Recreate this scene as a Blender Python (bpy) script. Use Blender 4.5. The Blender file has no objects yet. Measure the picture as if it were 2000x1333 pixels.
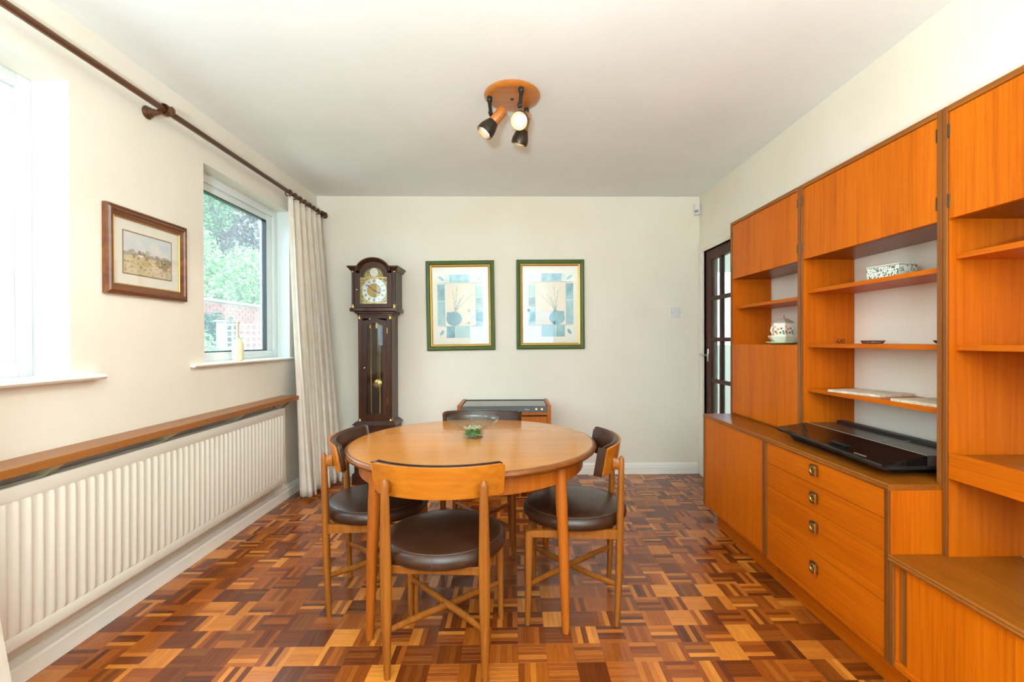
import bpy, bmesh, math, random
from mathutils import Vector, Matrix, noise
R = math.radians
random.seed(7)
sc = bpy.context.scene
C = sc.collection

# ------------------------------------------------------------------ camera, sky, exposure
EYE = 1.21
def cam_axes(yaw, pitch, roll):
    return (Matrix.Rotation(yaw, 3, 'Z') @ Matrix.Rotation(pitch, 3, 'X') @ Matrix.Rotation(roll, 3, 'Y'))
RM = cam_axes(-.0151, -.0051, .003)
cd = bpy.data.cameras.new('camera'); cam = bpy.data.objects.new('camera', cd); C.objects.link(cam)
cd.sensor_width = 36.0; cd.sensor_fit = 'HORIZONTAL'; cd.lens = 909.1/2000*36
cd.shift_x = -16.6/2000; cd.shift_y = 4.3/2000; cd.clip_start = .02
right, fwd, up = RM @ Vector((1, 0, 0)), RM @ Vector((0, 1, 0)), RM @ Vector((0, 0, 1))
cam.matrix_world = Matrix.Translation((0, 0, EYE)) @ Matrix((right, up, -fwd)).transposed().to_4x4()
sc.camera = cam

SKY = 4.2
w = bpy.data.worlds.new('overcast_sky'); sc.world = w; w.use_nodes = True
bg = w.node_tree.nodes['Background']; bg.inputs[0].default_value = (.66, .92, 1.12, 1); bg.inputs[1].default_value = SKY
sc.view_settings.view_transform = 'Standard'; sc.view_settings.look = 'None'
sc.view_settings.gamma = 1; sc.view_settings.exposure = 0.90; sc.view_settings.use_curve_mapping = False
cy = sc.cycles
cy.use_denoising = True; cy.max_bounces = 9; cy.diffuse_bounces = 5; cy.adaptive_threshold = .02; cy.glossy_bounces = 5
cy.transmission_bounces = 8; cy.transparent_max_bounces = 12; cy.sample_clamp_indirect = 6.0
cy.caustics_reflective = False; cy.caustics_refractive = False
LAMP_W = 19.0        # each ceiling spot bulb
ADDED_FILL_W = 160.0    # added fill light behind the camera, bounced off the ceiling

# ------------------------------------------------------------------ room constants
XL, XR, D, H, YR = -1.76, 1.69, 4.206, 2.513, -1.75

# ------------------------------------------------------------------ helpers
def lin(r, g, b):
    f = lambda c: (c/255/12.92 if c/255 <= .04045 else ((c/255+.055)/1.055)**2.4)
    return (f(r), f(g), f(b))

def P(name, col, rough=.5, metal=0, spec=.5, coat=0, emis=None, es=0):
    m = bpy.data.materials.new(name); m.use_nodes = True
    b = m.node_tree.nodes['Principled BSDF']
    b.inputs['Base Color'].default_value = (*col, 1); b.inputs['Roughness'].default_value = rough
    b.inputs['Metallic'].default_value = metal; b.inputs['Specular IOR Level'].default_value = spec
    b.inputs['Coat Weight'].default_value = coat
    if emis: b.inputs['Emission Color'].default_value = (*emis, 1); b.inputs['Emission Strength'].default_value = es
    return m

def nd(m, t, **kw):
    n = m.node_tree.nodes.new(t)
    for k, v in kw.items(): setattr(n, k, v)
    return n

def noisy(name, c1, c2, scale=3, rough=.6, bump=0, bscale=60, spec=.4):
    m = P(name, c1, rough, spec=spec); nt = m.node_tree; b = nt.nodes['Principled BSDF']
    tc = nd(m, 'ShaderNodeTexCoord'); n = nd(m, 'ShaderNodeTexNoise'); n.inputs['Scale'].default_value = scale; n.inputs['Detail'].default_value = 5
    nt.links.new(tc.outputs['Object'], n.inputs['Vector'])
    r = nd(m, 'ShaderNodeValToRGB'); r.color_ramp.elements[0].color = (*c1, 1); r.color_ramp.elements[1].color = (*c2, 1)
    r.color_ramp.elements[0].position = .35; r.color_ramp.elements[1].position = .65
    nt.links.new(n.outputs['Fac'], r.inputs['Fac']); nt.links.new(r.outputs['Color'], b.inputs['Base Color'])
    if bump:
        n2 = nd(m, 'ShaderNodeTexNoise'); n2.inputs['Scale'].default_value = bscale; nt.links.new(tc.outputs['Object'], n2.inputs['Vector'])
        bp = nd(m, 'ShaderNodeBump'); bp.inputs['Strength'].default_value = bump; bp.inputs['Distance'].default_value = .004
        nt.links.new(n2.outputs['Fac'], bp.inputs['Height']); nt.links.new(bp.outputs['Normal'], b.inputs['Normal'])
    return m

def wood(name, dark, mid, light, axis='Z', fine=90, rough=.35, coat=.0, spec=.5):
    m = P(name, mid, rough, spec=spec, coat=coat); nt = m.node_tree; b = nt.nodes['Principled BSDF']
    b.inputs['Coat Roughness'].default_value = .15
    tc = nd(m, 'ShaderNodeTexCoord'); i = 'XYZ'.index(axis)
    def lay(s, st, det):
        mp = nd(m, 'ShaderNodeMapping'); sv = [s, s, s]; sv[i] = st; mp.inputs['Scale'].default_value = sv
        nt.links.new(tc.outputs['Object'], mp.inputs['Vector'])
        n = nd(m, 'ShaderNodeTexNoise'); n.inputs['Scale'].default_value = 1; n.inputs['Detail'].default_value = det; n.inputs['Roughness'].default_value = .6
        nt.links.new(mp.outputs['Vector'], n.inputs['Vector']); return n
    a = lay(fine, fine*.03, 4); c = lay(9, .5, 3)
    mx = nd(m, 'ShaderNodeMix', data_type='FLOAT'); mx.inputs[0].default_value = .45
    nt.links.new(a.outputs['Fac'], mx.inputs[2]); nt.links.new(c.outputs['Fac'], mx.inputs[3])
    r = nd(m, 'ShaderNodeValToRGB'); e = r.color_ramp.elements
    e[0].position = .30; e[0].color = (*dark, 1); e[1].position = .70; e[1].color = (*light, 1)
    k = r.color_ramp.elements.new(.5); k.color = (*mid, 1)
    nt.links.new(mx.outputs[0], r.inputs['Fac']); nt.links.new(r.outputs['Color'], b.inputs['Base Color'])
    return m

def attr_mat(name, rough=.6, spec=.4, grain=None, trans=0, coat=0):
    m = P(name, (1, 1, 1), rough, spec=spec, coat=coat); nt = m.node_tree; b = nt.nodes['Principled BSDF']
    a = nd(m, 'ShaderNodeAttribute', attribute_name='Col'); out = a.outputs['Color']
    if grain:
        g = nd(m, 'ShaderNodeAttribute', attribute_name='Grain')
        n = nd(m, 'ShaderNodeTexNoise'); n.inputs['Scale'].default_value = 1; n.inputs['Detail'].default_value = 4
        nt.links.new(g.outputs['Vector'], n.inputs['Vector'])
        mr = nd(m, 'ShaderNodeMapRange'); mr.inputs[1].default_value = .3; mr.inputs[2].default_value = .7; mr.inputs[3].default_value = 1-grain; mr.inputs[4].default_value = 1+grain
        nt.links.new(n.outputs['Fac'], mr.inputs[0])
        vm = nd(m, 'ShaderNodeVectorMath', operation='SCALE'); nt.links.new(out, vm.inputs[0]); nt.links.new(mr.outputs[0], vm.inputs['Scale']); out = vm.outputs[0]
    nt.links.new(out, b.inputs['Base Color'])
    if trans:
        t = nd(m, 'ShaderNodeBsdfTranslucent'); nt.links.new(out, t.inputs['Color']); mx = nd(m, 'ShaderNodeMixShader'); mx.inputs[0].default_value = trans
        nt.links.new(b.outputs[0], mx.inputs[1]); nt.links.new(t.outputs[0], mx.inputs[2]); nt.links.new(mx.outputs[0], nt.nodes['Material Output'].inputs[0])
    return m

def pane_mat(name, tint=(1, 1, 1), rough=.0, ior=1.5, flare_haze=0):
    m = bpy.data.materials.new(name); m.use_nodes = True; nt = m.node_tree; nt.nodes.clear()
    t = nd(m, 'ShaderNodeBsdfTransparent'); t.inputs[0].default_value = (*tint, 1)
    g = nd(m, 'ShaderNodeBsdfGlossy'); g.inputs['Roughness'].default_value = rough
    f = nd(m, 'ShaderNodeFresnel'); ge = nd(m, 'ShaderNodeNewGeometry')      # same thin-sheet reflectance on both faces of the pane
    mr = nd(m, 'ShaderNodeMapRange'); mr.inputs[3].default_value = ior; mr.inputs[4].default_value = 1/ior
    nt.links.new(ge.outputs['Backfacing'], mr.inputs[0]); nt.links.new(mr.outputs[0], f.inputs['IOR'])
    mx = nd(m, 'ShaderNodeMixShader'); o = nd(m, 'ShaderNodeOutputMaterial')
    nt.links.new(f.outputs[0], mx.inputs[0]); nt.links.new(t.outputs[0], mx.inputs[1]); nt.links.new(g.outputs[0], mx.inputs[2])
    if flare_haze:  # translucent veil washes out the view outside, imitating flare haze
        d = nd(m, 'ShaderNodeBsdfTranslucent'); d.inputs[0].default_value = (1, 1, 1, 1)
        m2 = nd(m, 'ShaderNodeMixShader'); m2.inputs[0].default_value = flare_haze
        nt.links.new(mx.outputs[0], m2.inputs[1]); nt.links.new(d.outputs[0], m2.inputs[2]); nt.links.new(m2.outputs[0], o.inputs[0])
    else: nt.links.new(mx.outputs[0], o.inputs[0])
    return m

def NB(): return bmesh.new()

def obj(name, bm, mat, parent=None, smooth=False, M=None):
    me = bpy.data.meshes.new(name)
    if M is not None: bm.transform(M)
    bmesh.ops.recalc_face_normals(bm, faces=bm.faces[:])
    bm.to_mesh(me); bm.free()
    if smooth:
        for p in me.polygons: p.use_smooth = True
        try: me.set_sharp_from_angle(angle=R(38))
        except Exception: pass
    if mat: me.materials.append(mat)
    o = bpy.data.objects.new(name, me); C.objects.link(o)
    if parent is not None: o.parent = parent
    return o

def thing(name, label, cat, loc=(0, 0, 0), rz=0, group=None):
    o = bpy.data.objects.new(name, None); C.objects.link(o); o.empty_display_size = .1
    o.location = loc; o.rotation_euler = (0, 0, rz); o['label'] = label; o['category'] = cat
    if group: o['group'] = group
    return o

def tag(o, label, cat, group=None, kind=None):
    o['label'] = label; o['category'] = cat
    if group: o['group'] = group
    if kind: o['kind'] = kind
    return o

def struct(name, bm, mat, label, smooth=False):
    o = obj(name, bm, mat, None, smooth); o['kind'] = 'structure'; o['label'] = label; o['category'] = name.split('_')[0]
    return o

def box(bm, x0, x1, y0, y1, z0, z1, bev=0, seg=2):
    vs = [bm.verts.new(p) for p in ((x0, y0, z0), (x1, y0, z0), (x1, y1, z0), (x0, y1, z0), (x0, y0, z1), (x1, y0, z1), (x1, y1, z1), (x0, y1, z1))]
    fs = [bm.faces.new([vs[i] for i in q]) for q in ((0, 3, 2, 1), (4, 5, 6, 7), (0, 1, 5, 4), (1, 2, 6, 5), (2, 3, 7, 6), (3, 0, 4, 7))]
    if bev:
        es = list({e for f in fs for e in f.edges})
        bmesh.ops.bevel(bm, geom=es, offset=bev, segments=seg, affect='EDGES', profile=.5)
    return vs

def bx(name, mat, parent, *a, bev=0, smooth=None):
    b = NB(); box(b, *a, bev=bev); return obj(name, b, mat, parent, bool(smooth))

def tube(bm, pts, rad, seg=12, caps=True, flat=None):
    pts = [Vector(p) for p in pts]; n = len(pts)
    rad = [rad]*n if not isinstance(rad, (list, tuple)) else rad
    T = [(pts[min(i+1, n-1)]-pts[max(i-1, 0)]).normalized() for i in range(n)]
    ref = Vector((0, 0, 1)) if abs(T[0].z) < .9 else Vector((1, 0, 0))
    u = T[0].cross(ref).normalized(); rings = []
    for i in range(n):
        u = (u - T[i]*u.dot(T[i])).normalized(); v = T[i].cross(u)
        r = rad[i]; ra, rb = r if isinstance(r, (tuple, list)) else (r, r)
        rings.append([bm.verts.new(pts[i]+u*(ra*math.cos(2*math.pi*k/seg))+v*(rb*math.sin(2*math.pi*k/seg))) for k in range(seg)])
    for a, b in zip(rings, rings[1:]):
        for k in range(seg): bm.faces.new((a[k], a[(k+1) % seg], b[(k+1) % seg], b[k]))
    if caps: bm.faces.new(rings[0][::-1]); bm.faces.new(rings[-1])
    return rings

def lathe(bm, prof, seg=32, M=None, cap=True):
    M = M or Matrix(); rings = []
    for r, z in prof:
        if r < 1e-6: rings.append([bm.verts.new(M @ Vector((0, 0, z)))])
        else: rings.append([bm.verts.new(M @ Vector((r*math.cos(2*math.pi*k/seg), r*math.sin(2*math.pi*k/seg), z))) for k in range(seg)])
    for a, b in zip(rings, rings[1:]):
        for k in range(seg):
            k2 = (k+1) % seg
            if len(a) == 1 and len(b) == 1: continue
            if len(a) == 1: bm.faces.new((a[0], b[k2], b[k]))
            elif len(b) == 1: bm.faces.new((a[k], a[k2], b[0]))
            else: bm.faces.new((a[k], a[k2], b[k2], b[k]))
    if cap:
        if len(rings[0]) > 1: bm.faces.new(rings[0][::-1])
        if len(rings[-1]) > 1: bm.faces.new(rings[-1])

def prism(bm, poly, fn0, fn1):
    """poly: 2-D outline; fn0/fn1 map a 2-D point to the two end faces"""
    a = [bm.verts.new(fn0(p)) for p in poly]; b = [bm.verts.new(fn1(p)) for p in poly]; n = len(poly)
    bm.faces.new(a[::-1]); bm.faces.new(b)
    for i in range(n): bm.faces.new((a[i], a[(i+1) % n], b[(i+1) % n], b[i]))

def aim(loc, d, roll=0):
    """matrix with local +Z along d at loc"""
    q = Vector(d).normalized().to_track_quat('Z', 'Y'); return Matrix.Translation(loc) @ q.to_matrix().to_4x4()

def frame_ring(bm, w, h, prof, z0=0):
    """mitred picture frame in the XZ plane facing -Y; prof = [(inset, depth)], closed profile sweep"""
    rings = []
    for ins, dep in prof:
        x, z = w/2-ins, h/2-ins
        rings.append([bm.verts.new((sx*x, -dep, z0+sz*z)) for sx, sz in ((-1, -1), (1, -1), (1, 1), (-1, 1))])
    rings.append(rings[0])
    for a, b in zip(rings, rings[1:]):
        for k in range(4): bm.faces.new((a[k], a[(k+1) % 4], b[(k+1) % 4], b[k]))

def paint(name, mat, parent, w, h, nx, nz, fn, M=None, clip=None):
    """flat print: a fine grid in XZ facing -Y, coloured by fn(u,v) (sRGB 0-255)"""
    vs = []; cols = []
    for j in range(nz+1):
        for i in range(nx+1):
            vs.append(((i/nx-.5)*w, 0, (j/nz-.5)*h)); cols.append(lin(*fn(i/nx, j/nz)))
    fs = [(j*(nx+1)+i, j*(nx+1)+i+1, (j+1)*(nx+1)+i+1, (j+1)*(nx+1)+i) for j in range(nz) for i in range(nx)
          if clip is None or clip((i+.5)/nx, (j+.5)/nz)]
    me = bpy.data.meshes.new(name); me.from_pydata([tuple(M @ Vector(v)) for v in vs] if M else vs, [], fs)
    a = me.color_attributes.new('Col', 'FLOAT_COLOR', 'POINT')
    for i, c in enumerate(cols): a.data[i].color = (*c, 1)
    me.materials.append(mat); o = bpy.data.objects.new(name, me); C.objects.link(o)
    if parent is not None: o.parent = parent
    return o

def copy_tree(o, parent=None):
    c = o.copy(); C.objects.link(c); c.parent = parent
    for ch in list(o.children): copy_tree(ch, c)
    return c

def mixc(a, b, t): t = max(0, min(1, t)); return tuple(a[i]*(1-t)+b[i]*t for i in range(3))
def fbm(x, y, s=1, o=0): return noise.fractal(Vector((x*s+o, y*s-o, o*.37)), 1, 2, 4)

# ------------------------------------------------------------------ materials
M = {}
M['wall'] = noisy('cream_wall_paint', lin(234, 224, 209), lin(238, 229, 216), 2, .75, .12, 90, .2)
M['ceil'] = noisy('ceiling_paint', lin(238, 239, 235), lin(244, 244, 241), 1.6, .85, .15, 40, .2)
M['white'] = P('white_gloss_paint', lin(244, 240, 232), .35)
M['upvc'] = P('white_window_plastic', lin(226, 230, 229), .3)
M['radwhite'] = P('radiator_enamel', lin(224, 216, 204), .35)
M['creamp'] = P('cream_bracket_paint', lin(235, 222, 180), .5)
M['teakV'] = wood('teak_veneer_upright', (.40, .075, .001), (.57, .122, .0015), (.66, .160, .003), 'Z', 100, .4, spec=.15)
M['teakY'] = wood('teak_veneer_along', (.37, .07, .001), (.52, .108, .0015), (.61, .145, .003), 'Y', 100, .4, spec=.15)
M['teakIn'] = wood('teak_side_veneer', (.37, .068, .001), (.52, .105, .0015), (.62, .14, .003), 'Z', 80, .42, spec=.15)
M['edge'] = wood('teak_edge_lipping', (.13, .036, .006), (.22, .066, .010), (.32, .11, .018), 'Z', 60, .4, spec=.25)
M['edgeY'] = wood('teak_edge_lipping_along', (.16, .045, .006), (.27, .08, .010), (.37, .125, .018), 'Y', 60, .4, spec=.25)
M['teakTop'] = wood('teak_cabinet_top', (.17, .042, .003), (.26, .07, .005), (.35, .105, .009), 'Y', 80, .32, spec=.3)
M['table'] = wood('table_top_veneer', (.40, .14, .02), (.50, .185, .032), (.57, .23, .045), 'X', 80, .22, coat=.2)
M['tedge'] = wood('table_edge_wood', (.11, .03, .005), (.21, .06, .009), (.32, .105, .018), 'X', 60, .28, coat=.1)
M['tleg'] = wood('table_leg_wood', (.28, .065, .005), (.40, .10, .008), (.49, .145, .015), 'Z', 70, .38, spec=.3)
M['chair'] = wood('chair_teak', (.17, .048, .005), (.28, .085, .009), (.38, .13, .018), 'Z', 70, .38, spec=.35)
M['chairback'] = wood('chair_back_veneer', (.30, .08, .005), (.43, .128, .008), (.52, .175, .015), 'X', 60, .32, coat=.05, spec=.35)
M['leather'] = noisy('dark_brown_vinyl', (.032, .011, .004), (.045, .017, .008), 20, .32, .04, 300, .5)
M['leather2'] = P('brown_vinyl_seam', (.09, .045, .03), .5)
M['mahog'] = wood('dark_mahogany', (.028, .007, .0025), (.052, .014, .0045), (.09, .026, .008), 'Z', 50, .34, coat=.05, spec=.35)
M['doorw'] = wood('dark_door_stain', (.035, .009, .004), (.06, .016, .008), (.09, .027, .013), 'Z', 40, .45, spec=.3)
M['rodw'] = wood('dark_pole_wood', (.05, .016, .006), (.09, .03, .010), (.14, .05, .017), 'Y', 50, .3)
M['shelfw'] = wood('radiator_shelf_wood', (.20, .065, .014), (.31, .105, .022), (.40, .15, .035), 'Y', 60, .35)
M['frameM'] = wood('red_brown_frame', (.07, .018, .006), (.17, .05, .012), (.28, .085, .02), 'X', 40, .3, coat=.3)
M['green'] = P('dark_green_frame', lin(66, 86, 18), .4)
M['gold'] = P('gold_leaf', (.72, .47, .14), .35, .8)
M['brass'] = P('polished_brass', (.80, .56, .18), .22, 1)
M['oldbrass'] = P('aged_brass', (.22, .16, .06), .35, .9)
M['silver'] = P('silvered_metal', (.72, .72, .70), .3, .9)
M['chrome'] = P('satin_chrome', (.62, .60, .56), .3, 1)
M['black'] = P('black_gloss_plastic', (.006, .006, .006), .06)
M['blackm'] = P('black_matt_plastic', (.012, .012, .012), .4)
M['smoke'] = P('smoked_top', (.05, .042, .04), .08)
M['greytop'] = P('grey_brown_metal', (.085, .065, .055), .25, .3)
M['bronze'] = P('dark_bronze', (.055, .038, .026), .35, .7)
M['iron'] = P('black_iron', (.02, .018, .016), .45, .4)
M['lampw'] = wood('lamp_teak', (.36, .10, .014), (.48, .15, .02), (.56, .2, .03), 'X', 60, .3, coat=.3)
M['ceramic'] = P('white_ceramic', lin(244, 240, 226), .18)
M['greenglaze'] = P('green_glaze', lin(196, 214, 170), .25)
M['lidgrey'] = P('grey_lilac_glaze', lin(190, 172, 156), .3)
M['paperw'] = P('white_mount_board', lin(240, 232, 218), .7)
M['print'] = attr_mat('printed_colours', .7)
M['printg'] = attr_mat('glazed_colours', .25)
M['pane'] = pane_mat('window_glass', (.97, .985, .98), flare_haze=.05)
M['pane2'] = pane_mat('picture_glass', (.99, .99, .99), ior=1.5)
M['pane3'] = pane_mat('clock_glass', (.9, .9, .88))
M['curtain'] = None
M['gapshade'] = P('gap_shade', (.01, .008, .006), .8)
M['grey'] = P('grey_plastic', lin(150, 146, 138), .5)
M['swplate'] = P('switch_plate_plastic', lin(226, 218, 220), .35)
g = bpy.data.materials.new('clear_glass'); g.use_nodes = True; b = g.node_tree.nodes['Principled BSDF']
b.inputs['Transmission Weight'].default_value = 1; b.inputs['Roughness'].default_value = 0; b.inputs['IOR'].default_value = 1.45; M['glass'] = g
g = bpy.data.materials.new('green_glass'); g.use_nodes = True; b = g.node_tree.nodes['Principled BSDF']
b.inputs['Base Color'].default_value = (.02, .24, .03, 1); b.inputs['Transmission Weight'].default_value = .0; b.inputs['Roughness'].default_value = .05; M['gglass'] = g
M['bowlg'] = pane_mat('thin_bowl_glass', (.93, .955, .94), ior=1.55)
# curtain cloth: faint vertical weave
m = noisy('curtain_cloth', lin(246, 237, 225), lin(240, 225, 209), 14, .85, .1, 150, .1); nt = m.node_tree
bs = nt.nodes['Principled BSDF']; t = nd(m, 'ShaderNodeBsdfTranslucent'); t.inputs[0].default_value = (*lin(243, 231, 214), 1)
mx = nd(m, 'ShaderNodeMixShader'); mx.inputs[0].default_value = .25
nt.links.new(bs.outputs[0], mx.inputs[1]); nt.links.new(t.outputs[0], mx.inputs[2]); nt.links.new(mx.outputs[0], nt.nodes['Material Output'].inputs[0]); M['curtain'] = m
M['floorbase'] = P('floor_mastic', (.03, .012, .006), .8)
M['parquet'] = attr_mat('parquet_varnish', .27, .5, .16, coat=.15)
M['leaf'] = attr_mat('leaves', .6, .3, trans=.3)
M['bark'] = P('bark', (.10, .07, .05), .9)
M['brick'] = noisy('brick_red', lin(142, 84, 72), lin(160, 104, 90), 9, .9)
M['mortar'] = P('mortar', lin(158, 144, 134), .9)
M['stone'] = P('pale_coping', lin(186, 185, 180), .8)
M['lawn'] = noisy('lawn_green', (.09, .16, .05), (.14, .22, .07), 5, .9)
M['trellis'] = P('pale_trellis_paint', lin(178, 186, 180), .7)
M['hallw'] = P('hall_wall_paint', lin(226, 224, 212), .8)
M['hallf'] = P('hall_carpet', lin(150, 128, 104), .9)
M['outwall'] = P('outer_render', lin(200, 196, 186), .9)

# ------------------------------------------------------------------ structure
# left wall with two window openings
W1 = (.55, 1.877, 1.075, 2.246)     # y0,y1,z0,z1
W2 = (2.676, 3.69, 1.087, 2.229)
TH = .205
b = NB()
def wl(y0, y1, z0, z1): box(b, XL-TH, XL, y0, y1, z0, z1)
wl(YR-.2, W1[0], 0, H); wl(W1[1], W2[0], 0, H); wl(W2[1], D+.2, 0, H)
for W in (W1, W2): wl(W[0], W[1], 0, W[2]); wl(W[0], W[1], W[3], H)
struct('wall_left', b, M['wall'], 'cream painted left wall with two window openings above the radiator')
b = NB(); box(b, XL, XR, D, D+.2, 0, H)
struct('wall_back', b, M['wall'], 'cream painted far wall carrying the clock and two green framed prints')
DY0, DY1, DZ = 3.335, 4.10, 1.995
b = NB(); box(b, XR, XR+.12, YR-.2, DY0, 0, H); box(b, XR, XR+.12, DY1, D+.2, 0, H); box(b, XR, XR+.12, DY0, DY1, DZ, H)
struct('wall_right', b, M['wall'], 'cream painted right wall behind the teak wall units')
RW = (-1.0, .93, .95, 1.905)        # rear glazing x0,x1,z0,z1
b = NB(); box(b, XL, RW[0], YR-.2, YR, 0, H); box(b, RW[1], XR, YR-.2, YR, 0, H); box(b, RW[0], RW[1], YR-.2, YR, RW[3], H); box(b, RW[0], RW[1], YR-.2, YR, 0, RW[2])
struct('wall_rear', b, M['wall'], 'cream painted wall behind the camera with a wide glazed opening')
b = NB(); box(b, XL-TH, XR+.12, YR-.2, D+.2, H, H+.15)
struct('ceiling', b, M['ceil'], 'off white painted ceiling with faint patches')

# floor: mosaic parquet, blocks of five fingers in alternating squares
b = NB(); box(b, XL-TH, XR+.12, YR-.2, D+.2, -.12, -.009)
floor = struct('floor', b, M['floorbase'], 'mosaic parquet floor of small brown wood fingers in chequered squares')
S = .1096; GX, GY = .0144, 1.9596
def tone():
    t = random.random()
    if t < .34: c = mixc(lin(84, 34, 8), lin(116, 52, 12), random.random())
    elif t < .76: c = mixc(lin(130, 60, 14), lin(164, 84, 22), random.random())
    else: c = mixc(lin(180, 98, 28), lin(214, 132, 48), random.random())
    return c
blocks = []
rr = random.Random(11)
for i in range(-17, 16):
    for r in range(-22, 35):
        x0 = GX+i*S; y1 = GY-r*S; y0 = y1-S
        if x0 > XR or x0+S < XL or y0 > D or y1 < YR: continue
        vert = (i+r) % 2 == 0
        base = tone(); same = random.random() < .38
        for k in range(5):
            c = mixc(base, tone(), .15 if same else .85)
            gp = .00018; hz = random.uniform(-.0002, .0001)
            if vert: q = (x0+k*S/5+gp, x0+(k+1)*S/5-gp, y0+gp, y1-gp)
            else: q = (x0+gp, x0+S-gp, y0+k*S/5+gp, y0+(k+1)*S/5-gp)
            q = (max(q[0], XL), min(q[1], XR), max(q[2], YR), min(q[3], D))
            if q[1]-q[0] < .004 or q[3]-q[2] < .004: continue
            d = max((q[2]+q[3])/2, .01); px = 1003+909*(q[0]+q[1])/2/d; py = 666+909*1.21/d
            vis = 0 < py < 1345 and 20 < px < 1985 and (q[0]+q[1])/2 < 1.31
            blocks.append((-(d) if vis and d > 0 else -99, q, hz, c, vert))
blocks.sort(key=lambda t: -t[0])
def block_mesh(name, lst):
    vs, fs, cols, gr = [], [], [], []
    for _, (x0, x1, y0, y1), hz, c, vert in lst:
        n = len(vs); e = .00025; zt = hz
        vs += [(x0, y0, -.009), (x1, y0, -.009), (x1, y1, -.009), (x0, y1, -.009), (x0, y0, zt-e), (x1, y0, zt-e), (x1, y1, zt-e), (x0, y1, zt-e),
               (x0+e, y0+e, zt), (x1-e, y0+e, zt), (x1-e, y1-e, zt), (x0+e, y1-e, zt)]
        fs += [tuple(n+i for i in q) for q in ((0, 3, 2, 1), (0, 1, 5, 4), (1, 2, 6, 5), (2, 3, 7, 6), (3, 0, 4, 7), (4, 5, 9, 8), (5, 6, 10, 9), (6, 7, 11, 10), (7, 4, 8, 11), (8, 9, 10, 11))]
        cols += [c]*12; o = random.random()*50
        for v in vs[n:]:
            gr.append((v[0]*(300 if vert else 18)+o, v[1]*(18 if vert else 300)-o, o))
    me = bpy.data.meshes.new(name); me.from_pydata(vs, [], fs)
    a = me.color_attributes.new('Col', 'FLOAT_COLOR', 'POINT'); a.data.foreach_set('color', [x for c in cols for x in (*c, 1)])
    g_ = me.attributes.new('Grain', 'FLOAT_VECTOR', 'POINT'); g_.data.foreach_set('vector', [x for c in gr for x in c])
    me.materials.append(M['parquet']); o = bpy.data.objects.new(name, me); C.objects.link(o); o.parent = floor
    return o
for t in blocks[:300]: block_mesh('parquet_block', [t])
block_mesh('parquet_blocks', blocks[300:])['kind'] = 'stuff'

# baseboards (moulded)
def skirt(name, pts, label):
    prof = [(0, 0), (.018, 0), (.018, .062), (.013, .070), (.013, .082), (.008, .092), (.006, .100), (0, .100)]
    b = NB()
    (xa, ya), (xb, yb), (nx, ny) = pts
    prism(b, prof, lambda p: (xa+nx*p[0], ya+ny*p[0], p[1]), lambda p: (xb+nx*p[0], yb+ny*p[0], p[1]))
    return struct(name, b, M['white'], label)
skirt('baseboard_left', ((XL, YR), (XL, D), (1, 0)), 'white moulded baseboard below the radiator')
skirt('baseboard_back', ((XL+.018, D), (XR-.018, D), (0, -1)), 'white moulded baseboard along the far wall')
skirt('baseboard_right', ((XR, YR), (XR, DY0-.07), (-1, 0)), 'white baseboard behind the teak units')

# windows in the left wall
def window(name, W, xf, label, y_glass0, y_glass1, zg0, zg1, extra=None):
    y0, y1, z0, z1 = W
    t = thing(name, label, 'window', (xf, (y0+y1)/2, z0)); t['kind'] = 'structure'
    cy_ = (y0+y1)/2
    def part(n, mat, xa, xb, ya, yb, za, zb, bev=.004): return bx(n, mat, t, xa, xb, ya-cy_, yb-cy_, za-z0, zb-z0, bev=bev)
    fw = .055
    def fr(n, ya, yb, za, zb, wd, xa, xb, mat, bev=.004):
        b = NB()
        box(b, xa, xb, ya-cy_, ya+wd-cy_, za-z0, zb-z0, bev); box(b, xa, xb, yb-wd-cy_, yb-cy_, za-z0, zb-z0, bev)
        box(b, xa, xb, ya+wd-cy_, yb-wd-cy_, zb-wd-z0, zb-z0, bev); box(b, xa, xb, ya+wd-cy_, yb-wd-cy_, za-z0, za+wd-z0, bev)
        return obj(n, b, mat, t, True)
    fr('frame', y0, y1, z0, z1, fw, -.07, 0, M['upvc'])
    ya, yb, za, zb = y_glass0, y_glass1, zg0, zg1
    b = NB()
    xa, xb = -.062, -.012
    for q in ((y0+fw, ya, z0+.03, z1-fw), (yb, y1-fw, z0+.03, z1-fw), (ya, yb, zb, z1-fw), (ya, yb, z0+.03, za)):
        box(b, xa, xb, q[0]-cy_, q[1]-cy_, q[2]-z0, q[3]-z0, .004)
    obj('sash', b, M['upvc'], t, True)
    fr('gasket', ya, yb, za, zb, .006, -.045, -.0115, M['blackm'], 0)
    part('pane', M['pane'], -.040, -.036, ya+.004, yb-.004, za+.004, zb-.004, 0)
    return t
window('window_2', W2, -1.855, 'white framed window looking on the green garden beside the cream curtain', 2.785, 3.553, 1.145, 2.128)
window('window_1', W1, -1.905, 'white framed window at the left edge of the picture', .66, 1.755, 1.14, 2.13)
def sill(name, ya, yb, xn, z0, z1, xb_, label):
    b = NB(); pr = [(xb_, z0+.004), (xn-.012, z0), (xn-.004, z0+.004), (xn, (z0+z1)/2), (xn-.004, z1-.003), (xn-.012, z1), (xb_, z1)]
    prism(b, pr, lambda p: (p[0], ya, p[1]), lambda p: (p[0], yb, p[1]))
    return struct(name, b, M['white'], label, True)
sill('trim_1', .3, 1.99, -1.712, 1.054, 1.076, XL+.0005, 'white rounded sill nose under the left edge window')
sill('trim_2', 2.56, 3.70, -1.728, 1.068, 1.088, XL+.0005, 'white sill nose under the garden window')
b = NB(); box(b, -1.90, XL, W1[0], W1[1], 1.0755, 1.0765); struct('trim_3', b, M['white'], 'white window board inside the left edge window recess')
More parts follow.
